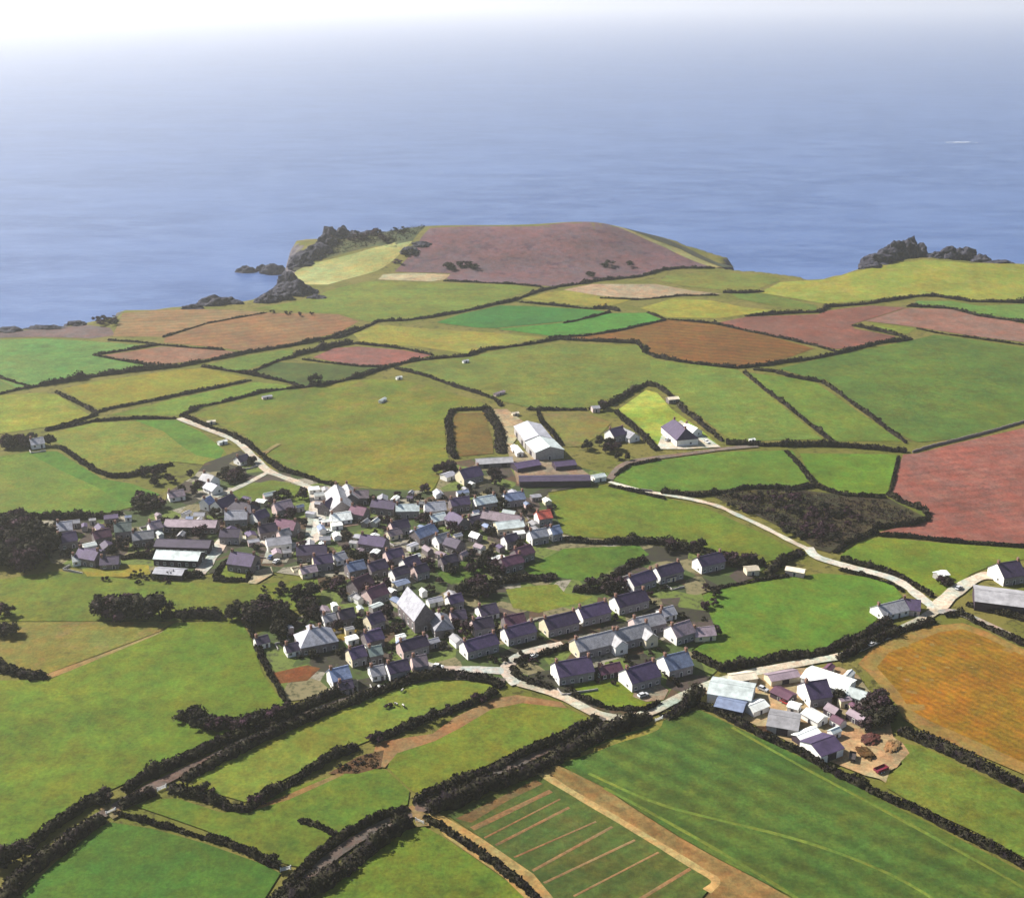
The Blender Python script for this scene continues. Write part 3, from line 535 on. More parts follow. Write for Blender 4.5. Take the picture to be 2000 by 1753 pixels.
HEDGES = [
 # double hedged lanes of the near fields
 ('clipped hedge along the clipped lane, on the vast pasture side, east of the gateway', [(240,1545),(300,1512),(360,1488),(420,1460),(480,1432),(540,1406),(600,1380),(650,1360),(692,1346)], 4.2, 3.0),
 ('thick hedge along the clipped lane, on the curved strip side, up to the village', [(356,1526),(400,1502),(450,1476),(510,1447),(560,1426),(602,1409),(660,1383),(720,1360),(800,1330),(850,1322),(890,1322),(945,1330),(980,1343)], 4.2, 3.0),
 ('short piece of clipped hedge between the gateway and the white gate', [(238,1578),(262,1566),(304,1550)], 4, 2.8),
 ('ragged hedge along the clipped lane below the gateway, on the vast pasture side', [(52,1664),(92,1628),(135,1597),(180,1566),(206,1564)], 3.6, 3.0),
 ('bulky hedge along the clipped lane below the gateway, on the dark corner field side', [(0,1790),(22,1745),(62,1702),(108,1672),(152,1634),(202,1600)], 5.5, 3.6),
 ('thin hedge from the gateway down to the small white gate at its end', [(222,1588),(270,1600),(315,1614),(342,1620)], 1.8, 1.5),
 ('lower half of the thin hedge, ending by the white gate', [(402,1638),(450,1652),(495,1672),(540,1690)], 2.6, 2.0),
 ('low stretch of bank between the two halves of the thin hedge', [(342,1620),(372,1628),(402,1638)], 1.6, .9),
 ('swelling hedge under the curved strip, beside the white gate', [(330,1544),(360,1550),(405,1560),(450,1577),(482,1581),(525,1553),(555,1538)], 4, 3.2),
 ('long thin hedge under the curved olive strip', [(555,1538),(600,1510),(652,1480),(700,1462)], 3, 2.4),
 ('gappy hedge with round bushes above the tan margin', [(728,1450),(770,1434),(809,1416),(839,1401),(875,1389),(935,1371),(968,1352)], 3, 2.2),
 ('hedge along the sunken lane on the field side, nearest the lower edge', [(500,1790),(545,1746),(590,1700),(635,1663),(680,1634),(725,1608),(770,1593),(800,1586)], 3.0, 2.6),
 ('massive dark hedge along the sunken lane, nearest the lower edge', [(540,1790),(599,1746),(650,1712),(710,1664),(755,1634),(802,1610)], 5.8, 4.2),
 ('hedge on the upper side of the sunken lane, above the gateway', [(809,1572),(860,1548),(920,1520),(980,1493),(1040,1466),(1100,1447),(1150,1420),(1172,1408)], 3.8, 3.0),
 ('massive dark hedge on the crop side of the sunken lane, above the gateway', [(834,1588),(890,1570),(950,1546),(1010,1522),(1055,1500),(1100,1472),(1150,1449),(1200,1427),(1240,1417),(1274,1405)], 5.6, 4.2),
 ('thick hedge from the crop corner up to the yard, along the pale road', [(1296,1401),(1330,1388),(1352,1372),(1372,1350)], 5.5, 3.6),
 ('straight hedge between the striped crop and the mid green field', [(830,1596),(876,1626),(920,1658),(980,1702),(1040,1748),(1090,1790)], 2.6, 2.0),
 ('long straight hedge between the dark crop and the yard', [(1362,1378),(1402,1393),(1452,1419),(1492,1440),(1560,1470),(1616,1506),(1698,1545)], 3.2, 2.8),
 ('continuation of the long straight hedge beside the olive paddock', [(1698,1545),(1780,1581),(1862,1624),(1945,1663),(2040,1712)], 3.6, 2.8),
 ('thick hedge between the golden field and the olive paddock', [(1756,1430),(1836,1462),(1890,1487),(1945,1516),(2040,1560)], 5.0, 3.4),
 ('straggling remains of a hedge lying out in the uneven field', [(584,1604),(618,1612),(648,1628),(668,1640)], 2.4, 1.2),
 ('dark hedge with bushes jutting into the vast pasture', [(368,1402),(392,1416),(436,1426),(480,1420),(526,1406),(572,1388)], 5.5, 3.8),
 ('short thick hedge end at the foot of the olive meadow', [(-30,1300),(0,1308),(30,1316),(60,1322),(90,1326)], 5, 3.2),
 ('dark hedge between the olive meadow and the vast pasture', [(318,1203),(352,1203),(392,1206),(432,1206)], 6, 3.6),
 ('thin hedge along the side of the last village gardens', [(482,1218),(500,1256),(520,1300),(540,1340),(556,1370)], 2.0, 2.0),
 # lane from the yard to the junction
 ('upper hedge of the double hedged road above the yard', [(1360,1282),(1408,1308),(1466,1300),(1516,1290),(1592,1280),(1640,1260),(1700,1237),(1738,1218)], 3.8, 2.8),
 ('lower hedge of the double hedged road beside the golden field', [(1636,1290),(1676,1272),(1726,1248),(1776,1229),(1822,1214)], 3.6, 2.8),
 ('hedge round the corner of the golden field by the junction', [(1846,1204),(1876,1199),(1912,1218),(1960,1240),(2040,1278)], 3, 2.2),
 ('dark hedge on the barn side of the grey lane', [(1888,1180),(1930,1192),(1970,1204),(2040,1222)], 3, 2.2),
 ('dark bank along the upper side of the white curving lane', [(1640,1094),(1676,1104),(1726,1116),(1752,1124),(1790,1144),(1822,1166)], 2.4, 2.2),
 ('low hedge on the lower side of the white curving lane', [(1640,1114),(1700,1128),(1744,1142),(1764,1156)], 1.6, 1.4),
 ('hedge between the red ploughed field and the green fork field', [(1716,1046),(1780,1050),(1844,1058),(1930,1064),(2040,1072)], 2.0, 1.8),
 ('hedge on the upper side of the little rough corner', [(1732,966),(1762,984),(1802,998),(1816,1012)], 2.6, 2.2),
 ('hedge on the lower side of the little rough corner', [(1816,1014),(1786,1024),(1744,1028),(1704,1032)], 2.6, 2.2),
 ('thin hedge at the end of the fresh green field by the red soil', [(1756,892),(1748,920),(1740,964)], 1.4, 1.4),
 ('straggly hedge dividing the two green fields under the long hedge', [(1536,882),(1550,898),(1570,924),(1586,942)], 3.0, 2.6),
 ('bushy hedge along the top of the scrub', [(1466,954),(1510,955),(1550,958),(1588,950),(1640,966),(1690,970),(1730,972)], 2.8, 2.2),
 ('hedge along the foot of the green field below the villa lane', [(1290,964),(1330,968),(1362,970),(1412,963),(1464,953)], 2.6, 2.4),
 ('low hedge between the scrub and the fork field', [(1630,1080),(1652,1064),(1682,1052),(1712,1040)], 2.6, 2.4),
 ('dark hedge dropping from the lane corner to the estate', [(1566,1080),(1538,1094),(1508,1115),(1496,1122)], 4.0, 3.2),
 ('ragged hedge below the long green field', [(1104,1056),(1150,1061),(1200,1060),(1250,1060),(1290,1063),(1350,1073),(1400,1086),(1450,1098),(1496,1106)], 3.8, 3.0),
 ('reddish bank along the head of the rounded field', [(1386,1152),(1430,1144),(1480,1134),(1540,1126)], 2.0, 1.2),
 ('hedge closing the rounded field beside the estate', [(1352,1276),(1376,1290),(1404,1306)], 2.4, 2.0),
 # inside the village
 ('dark hedge between the dark green paddock and the estate lawn', [(900,1156),(924,1152),(960,1146),(1000,1137),(1040,1131),(1086,1128)], 5.0, 3.4),
 ('dark hedge climbing beside the upper estate row', [(1190,1130),(1214,1116),(1232,1105),(1262,1096)], 3.0, 2.6),
 ('dark hedge behind the middle estate row', [(1120,1154),(1150,1157),(1176,1153),(1202,1147)], 4.4, 3.2),
 ('dark hedge along the front side of the square green paddock', [(418,1132),(450,1134),(484,1134)], 2.4, 2.4),
 ('dark hedge on the street side of the square green paddock', [(418,1132),(428,1112),(438,1100)], 2.2, 2.2),
 ('dark hedge at the far end of the square green paddock', [(440,1099),(462,1098),(488,1100)], 2.2, 2.2),
 ('dark hedge on the parking yard side of the square green paddock', [(484,1134),(490,1118),(496,1100)], 2.2, 2.2),
 ('curved dark hedge inside the half-round green', [(1108,1348),(1130,1362),(1150,1372),(1180,1380)], 2.4, 2.0),
 ('reddish hedge along the bend of the estate road', [(1184,1382),(1220,1386),(1262,1388),(1290,1374)], 2.2, 1.4),
 ('dark garden hedge in front of the grey gabled front house', [(1290,1308),(1306,1326),(1326,1342)], 1.8, 1.6),
 ('dark hedge beside the estate road fork', [(1002,1304),(1010,1318),(1044,1336),(1076,1344)], 3.2, 2.4),
 ('dark hedge along the estate road up to the grey terrace', [(1006,1296),(1050,1284),(1096,1270),(1112,1262)], 2.4, 2.0),
 ('garden hedge in front of the church meadow', [(500,1196),(530,1190),(570,1196)], 3, 2.6),
 ('low dark hedge behind the silvery long roof', [(236,1092),(270,1089),(308,1092)], 3, 2.6),
 ('low dark hedge below the pale yard by the lawn', [(296,1124),(330,1130),(370,1128),(396,1124)], 4.4, 2.6),
 # middle distance
 ('dark wooded hedge along the foot of the green and olive pasture', [(-20,1010),(40,1010),(110,1012),(170,1013),(212,1012),(240,1004)], 3.6, 3.2),
 ('hedge between the two green and olive pastures', [(118,876),(150,896),(188,921),(214,932),(250,932),(276,926),(302,914),(338,908)], 3.0, 2.4),
 ('low hedge along the top of the olive and green pasture', [(88,842),(130,834),(182,823),(260,818),(345,818)], 2.0, 1.7),
 ('hedge beside the pale track under the huge pasture', [(356,814),(402,832),(440,846),(464,858),(490,874),(520,897),(550,919),(590,932),(630,944),(660,950)], 3.2, 2.6),
 ('hedge along the upper rim of the huge pasture', [(352,814),(390,795),(442,784),(522,765),(600,756)], 2.4, 2.0),
 ('hedge crossing below the yellow olive field', [(192,806),(212,800),(350,772),(440,754),(490,743)], 2.0, 1.7),
 ('hedge at the corner of the yellow green field', [(110,766),(158,792),(190,808)], 2.6, 2.4),
 ('low hedge under the yellow green field', [(90,838),(140,828),(190,810)], 1.8, 1.5),
 ('thick dark hedge from the bright pasture to the stubble', [(78,754),(122,747),(192,733),(298,721),(350,716)], 4.4, 3.6),
 ('continuation of the dark hedge under the salmon strip', [(350,716),(420,702),(474,691),(560,677),(648,660),(666,651),(700,642)], 3.0, 2.6),
 ('low hedge at the foot of the small green wedge', [(0,770),(36,761),(78,754)], 2.0, 1.6),
 ('hedge between the bright pasture and its small wedge', [(0,739),(34,749),(64,757)], 2.0, 1.6),
 ('hedge on the lower side of the salmon strip', [(182,694),(246,706),(308,717)], 2.2, 1.8),
 ('hedge on the upper side of the salmon strip', [(182,694),(240,685),(308,674)], 2.6, 2.0),
 ('hedge on the top of the salmon strip by the stubble', [(308,674),(380,680),(438,684)], 1.8, 1.4),
 ('thin hedge between the bright pasture and the stubble fields', [(210,665),(260,668),(310,672)], 1.6, 1.3),
 ('bank dividing the two stubble fields', [(318,659),(360,646),(404,632),(470,620),(520,611)], 1.6, 1.0),
 ('hedge below the thin green wedge', [(394,716),(456,726),(490,732),(560,747),(596,757)], 2.4, 2.0),
 ('hedge with a lone tree under the dark green plot', [(600,756),(632,753),(666,744),(702,736),(722,729),(757,718),(808,705),(874,698)], 3.0, 2.4),
 ('hedge between the dark green plot and the thin wedge', [(486,729),(544,705),(578,697)], 2.0, 1.6),
 ('low hedge between the dark green plot and the pink plot', [(590,702),(626,707),(702,716),(762,718)], 1.6, 1.4),
 ('very thick hedge on the seaward side of the pink plot', [(574,695),(610,686),(650,677),(690,670)], 4.6, 3.8),
 ('hedge on the inland top of the pink plot', [(690,671),(740,676),(792,682),(846,694)], 2.2, 1.8),
 ('hedge from the pink plot to the brown field', [(874,698),(916,695),(948,684),(1024,674),(1088,663)], 2.6, 2.2),
 ('hedge along the foot of the brown field', [(1088,663),(1176,667),(1246,671),(1258,688),(1282,698),(1350,711),(1440,719)], 3.0, 2.6),
 ('dark hedge under the maroon field', [(1440,719),(1510,712),(1580,702),(1650,688),(1720,670),(1780,663)], 3.2, 2.8),
 ('hedge between the brown and the maroon field', [(1390,632),(1440,643),(1512,658),(1594,676),(1634,688)], 2.4, 2.0),
 ('short hedge in the notch of the maroon field', [(1664,636),(1720,648),(1780,662)], 3.0, 2.4),
 ('low hedge along the seaward rim of the emerald fields', [(1016,590),(1090,598),(1158,604)], 2.2, 1.8),
 ('short thick hedge at the emerald corner', [(1158,604),(1182,603),(1210,608)], 4.0, 3.2),
 ('hedge between the two emerald fields', [(1100,632),(1124,627),(1194,610)], 2.2, 1.8),
 ('hedge along the long green field down to the emerald one', [(1088,562),(1052,569),(1000,589),(966,595),(896,611),(842,620),(790,626)], 2.6, 2.2),
 ('hedge from the long green field to the thick pink plot hedge', [(790,626),(738,628),(696,648),(652,662)], 2.6, 2.2),
 ('low hedge between the emerald and the brown field', [(1072,660),(1140,657),(1212,646),(1300,626)], 2.2, 1.8),
 ('hedge above the brown field and the yellow wedge', [(1264,611),(1300,624),(1390,632)], 1.8, 1.5),
 ('dark hedge along the foot of the headland hill', [(1088,561),(1130,555),(1176,548),(1246,541),(1298,527),(1334,524),(1396,524)], 3.0, 2.4),
 ('low bank under the headland hill', [(866,549),(930,552),(1000,555),(1060,561)], 2.0, 1.4),
 ('bank under the pale bare field', [(1172,583),(1246,586),(1330,578),(1404,577)], 1.8, 1.3),
 ('short dark hedge by the cove', [(1412,572),(1450,573),(1492,570)], 3.0, 2.4),
 ('hedge under the lime hill', [(1456,618),(1562,611),(1602,610),(1616,600),(1686,595),(1722,589),(1792,579),(1826,579),(1896,589),(2000,592)], 3.0, 2.6),
 ('hedge above the long pinkish field', [(1772,599),(1830,601),(1860,604),(1912,618),(2000,630)], 3.0, 2.4),
 ('thin hedge under the long pinkish field', [(1790,642),(1826,650),(1896,660),(2000,674)], 1.6, 1.2),
 ('hedge down from the pink plot to the farm', [(772,720),(826,733),(896,757),(966,780),(980,794)], 2.6, 2.2),
 ('hedge on the top of the brown olive paddock', [(884,803),(920,801),(960,800)], 2.4, 2.2),
 ('hedge on the pasture side of the brown olive paddock', [(884,803),(876,822),(876,850),(882,884),(892,896)], 4.4, 2.8),
 ('wide dark hedge on the barn side of the brown olive paddock', [(956,804),(968,828),(974,856),(982,886)], 7.0, 3.0),
 ('straight hedge above the rough paddock by the barn', [(1030,801),(1080,801),(1146,801)], 2.6, 2.4),
 ('hedge climbing beside the lawn of the villa', [(1150,800),(1176,796),(1200,787),(1230,769),(1260,752)], 4.2, 3.2),
 ('hedge on the far side of the villa lawn', [(1262,752),(1282,756),(1318,780),(1342,808),(1372,832),(1412,862)], 3.2, 2.8),
 ('hedge between the villa lawn and the rough paddock', [(1206,806),(1230,830),(1260,858),(1284,880)], 4.0, 2.8),
 ('dark hedge beside the rough paddock and the big barn', [(1052,806),(1062,828),(1082,852),(1098,872)], 3.2, 2.4),
 ('long dark hedge from the villa to the red field', [(1418,867),(1500,870),(1614,871),(1700,876),(1770,882)], 4.0, 3.2),
 ('first of the two straight hedges running up to the brown field', [(1452,728),(1510,773),(1560,812),(1626,864)], 2.6, 2.2),
 ('second of the two straight hedges, beside the broad pasture', [(1604,746),(1652,778),(1738,843),(1772,866)], 2.6, 2.2),
 ('short hedge joining the two straight hedges at their top', [(1472,722),(1510,726),(1548,738),(1600,746)], 3.2, 2.6),
 ('low hedge under the villa lane', [(1200,930),(1230,910),(1290,899)], 1.8, 1.5),
 ('low hedge along the straight pale lane', [(1190,950),(1240,962),(1300,976)], 1.8, 1.5),
]
TRIM = {'long straight hedge between the dark crop and the yard': (.8, .85), 'continuation of the long straight hedge beside the olive paddock': (.72, .82), 'thick hedge between the golden field and the olive paddock': (.85, .9)}
for lb, pts, w, h in HEDGES:
    a_, b_ = TRIM.get(lb, (.9, .92) if min(v for u, v in pts) > 900 else (.78, .82)); hedge(lb, pts, w*a_, h*b_, .12 if lb in TRIM else .35, wild=.6 if lb in TRIM or 'clipped' in lb else 1.0)
# stone wall beside the red field
def stone_wall(label, pts, w=.7, h=1.5, world=False, group=None, name='stone_wall', mat=None):
    p = np.array(pts, float) if world else P2(pts); B = MB(); base = np.array([*p[0], G(*p[0])]); r = random.Random(3)
    for i in range(len(p)-1):
        d = p[i+1]-p[i]; k = max(1, int(np.hypot(*d)/1.5)); n_ = np.array([-d[1], d[0]])/np.hypot(*d)
        for j in range(k):
            a = p[i]+d*j/k; c = p[i]+d*(j+1)/k; hh = h*r.uniform(.8, 1.15); ww = w*r.uniform(.42, .55); vs = []
            for q in (a, c):
                for s in (-1, 1):
                    e = q+n_*ww*s; z = G(*q); vs += [(e[0], e[1], z-.2), ((q+n_*ww*.7*s)[0], (q+n_*ww*.7*s)[1], z+hh)]
            B.add([np.array(v)-base for v in vs], [(0,1,5,4),(2,6,7,3),(1,3,7,5),(0,2,3,1),(4,5,7,6)])
    return tag(link(name, B.mesh('stone_wall', [mat or M_STONE]), loc=base), label, 'wall', group)
stone_wall('pale stone field wall between the broad pasture and the red ploughed field', [(1782,884),(1822,872),(1868,861),(1930,845),(2010,822),(2180,774)])
stone_wall('grey stone wall on the kink of the lane below the farm', [(1222,955),(1250,960),(1274,962)])

# ------------------------------------------------------------------ houses
def window_mesh():
    B = MB(); w, h = .62, .66
    B.box(-w, -.06, 0, w, .0, .09); B.box(-w, -.06, 2*h-.09, w, .0, 2*h)
    B.box(-w, -.06, .09, -w+.09, .0, 2*h-.09); B.box(w-.09, -.06, .09, w, .0, 2*h-.09); B.box(-.04, -.05, .09, .04, .0, 2*h-.09)
    B.box(-w+.09, -.03, .09, -.04, .0, 2*h-.09, 1); B.box(.04, -.03, .09, w-.09, .0, 2*h-.09, 1)
    B.box(-w-.06, -.12, -.08, w+.06, .0, 0)
    return B.mesh('window', [M_FRAME, M_GLASS])
def door_mesh():
    B = MB(); B.box(-.52, -.05, 0, .52, 0, 2.1, 0); B.box(-.62, -.09, 2.1, .62, 0, 2.22, 1); B.box(-.62, -.08, 0, -.52, 0, 2.1, 1); B.box(.52, -.08, 0, .62, 0, 2.1, 1); B.box(-.2, -.06, 1.35, .2, -.05, 1.85, 2)
    return B.mesh('door', [M_DOOR, M_FRAME, M_GLASS])
def chimney_mesh():
    B = MB(); B.box(-.42, -.5, -1.3, .42, .5, 1.25); B.box(-.5, -.58, 1.25, .5, .58, 1.42)
    for s in (-.2, .2): B.tube((0, s, 1.42), (0, s, 1.85), .13, .10, 7, 1)
    return B.mesh('chimney', [M_BRICK, M_STONE])
def bigdoor_mesh():
    B = MB(); B.box(-1.9, -.06, 0, 1.9, 0, 3.0, 0); B.box(-2.05, -.1, 3.0, 2.05, 0, 3.15, 1)
    for x in (-1.26, -.63, 0, .63, 1.26): B.box(x-.03, -.09, 0, x+.03, -.06, 3.0, 1)
    return B.mesh('barn_door', [M_DARKW, M_METAL])
ME_WIN, ME_DOOR, ME_CH, ME_BD = window_mesh(), door_mesh(), chimney_mesh(), bigdoor_mesh()
FOOT = []                                    # footprints, for keeping trees and cars clear
def walls_mesh(L, D, e, rise, mat, hip=0.0, long=None):
    B = MB(); x, y = L/2, D/2; z0 = -.6
    if hip: B.add([(-x,-y,z0),(x,-y,z0),(x,y,z0),(-x,y,z0),(-x,-y,e),(x,-y,e),(x,y,e),(-x,y,e)], [(0,1,5,4),(1,2,6,5),(2,3,7,6),(3,0,4,7),(4,5,6,7)])
    else: B.add([(-x,-y,z0),(x,-y,z0),(x,y,z0),(-x,y,z0),(-x,-y,e),(x,-y,e),(x,y,e),(-x,y,e),(-x,0,e+rise-.02),(x,0,e+rise-.02)], [(0,1,5,4),(2,3,7,6),(1,2,6,9,5),(3,0,4,8,7)])
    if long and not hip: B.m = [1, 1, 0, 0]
    return B.mesh('wall', [mat] + ([long] if long and not hip else []))
def roof_mesh(L, D, e, rise, mat, hip=0.0, ov=.35):
    B = MB(); sl = rise/(D/2); x, y = L/2+ov*.7, D/2+ov; ze = e-ov*sl; th = .16; zr = e+rise; xr = x if not hip else max(.3, L/2-hip)
    def shell(dz): return [(-x,-y,ze+dz),(x,-y,ze+dz),(x,y,ze+dz),(-x,y,ze+dz),(-xr,0,zr+dz),(xr,0,zr+dz)]
    top, bot = shell(th), shell(.01)
    B.add(top+bot, [(0,1,5,4),(2,3,4,5),(6,10,11,7),(8,11,10,9),(0,6,7,1),(2,8,9,3)] + ([(1,2,5),(3,0,4),(7,11,8),(9,10,6),(1,7,8,2),(3,9,6,0)] if hip else [(1,7,11,5),(5,11,8,2),(3,9,10,4),(4,10,6,0)]))
    B.box(-xr, -.13, zr+th-.05, xr, .13, zr+th+.07)
    return B.mesh('roof', [mat])
def put(name, me, par, loc, rz=0): return link(name, me, par, loc, rz)
KIND = dict(h=('house', 'house'), b=('bungalow', 'bungalow'), c=('chapel', 'chapel'), s=('shed', 'shed'), B=('barn', 'barn'), H=('hall', 'hall'))
def house(u1, v1, u2, v2, kind, rc, wc, D, label, hip=0, wings=(), ch=None, eave=None, pitch=None, lmin=None, group=None):
    D = D*(.82 if kind == 'h' and D <= 9 and v1 < 1330 and u1 < 1060 else .92); shrink = .86 if kind == 'h' and u1 < 900 else 1.0
    e = eave if eave is not None else dict(h=4.1, b=2.7, c=6.0, s=2.7, B=5.0, H=3.6)[kind]
    pt = math.tan(R(pitch or dict(h=38, b=34, c=52, s=20, B=18, H=24)[kind])); rise = D/2*pt
    m = at((u1+u2)/2, (v1+v2)/2+14); z = G(*m)
    for _ in range(2):
        a = on_plane(u1, v1, z+e+rise)[:2]; c = on_plane(u2, v2, z+e+rise)[:2]; m = (a+c)/2; z = G(*m)
    L = float(np.hypot(*(c-a)))*shrink; L = max(lmin or (5 if kind != 's' else 3.5), min(L, 62)); rz = math.atan2(c[1]-a[1], c[0]-a[0])
    if hip: L = L+2*hip*.9
    wm = WALLS[wc]; rm = roof_mat(ROOFS[rc], kind in 'sBH'); nm, cat = KIND[kind]
    o = link(nm, None, None, (m[0], m[1], z), rz)
    tag(o, label, cat, group)
    link('wall', walls_mesh(L, D, e, rise, wm, hip, M_SHADEWALL if kind == 'h' and wc in 'wcp' else None), o)
    rf = link('roof', roof_mesh(L, D, e, rise, rm, hip), o)
    FOOT.append((m[0], m[1], rz, L/2, D/2, label))
    n = ch if ch is not None else {'h': 2 if L > 10 else 1, 'b': 1}.get(kind, 0)
    for i in range(n):
        x = (-1, 1)[i % 2]*(L/2-.55-hip) if i < 2 else 0
        put('chimney', ME_CH, rf, (x, 0, e+rise))
    y = D/2+.005
    if kind in 'hbH':
        k = max(2, min(12, int(L/3.0))); zs = [.95] + ([3.35] if e > 4.4 else [])
        for side in (-1, 1):
            for zi, zz in enumerate(zs):
                for j in range(k):
                    x = -L/2+L*(j+.5)/k
                    if zi == 0 and j == k//2: put('door', ME_DOOR, o, (x, side*y, 0), 0 if side < 0 else math.pi)
                    else: put('window', ME_WIN, o, (x, side*y, zz), 0 if side < 0 else math.pi)
            put('window', ME_WIN, o, (side*(L/2+.005), D*.16*side, zs[-1]), math.pi/2*side)
    elif kind == 'c':
        for side in (-1, 1):
            for j in range(4): 
                w_ = put('window', ME_WIN, o, (-L/2+L*(j+.5)/4, side*y, 1.6), 0 if side < 0 else math.pi); w_.scale = (.75, 1, 1.9)
            put('door', ME_DOOR, o, (side*(L/2+.005), 0, 0), math.pi/2*side)
    else:
        k = max(1, int(L/9))
        for j in range(k):
            d_ = put('barn_door' if kind == 'B' or L > 9 else 'door', ME_BD if kind == 'B' or L > 9 else ME_DOOR, o, (-L/2+L*(j+.5)/k, -y, 0))
            if kind != 'B' and L > 9: d_.scale = (.75, 1, .72)
        put('door', ME_DOOR, o, (L/2+.005, 0, 0), math.pi/2)
    for (x, proj, wd_, wcol) in wings:      # front gable projecting from the long side that faces the camera
        wl = link('wing_wall', walls_mesh(proj+D*.35, wd_, e*.96, wd_/2*pt*.96, WALLS[wcol]), o, (x, -(D/2+proj/2)+D*.175, 0), -math.pi/2)
        link('wing_roof', roof_mesh(proj+D*.35, wd_, e*.96, wd_/2*pt*.96, rm), o, (x, -(D/2+proj/2)+D*.175, 0), -math.pi/2)
        put('window', ME_WIN, wl, ((proj+D*.35)/2+.005, 0, .95), math.pi/2)
        if e > 4.4: put('window', ME_WIN, wl, ((proj+D*.35)/2+.005, 0, 3.2), math.pi/2)
    return o
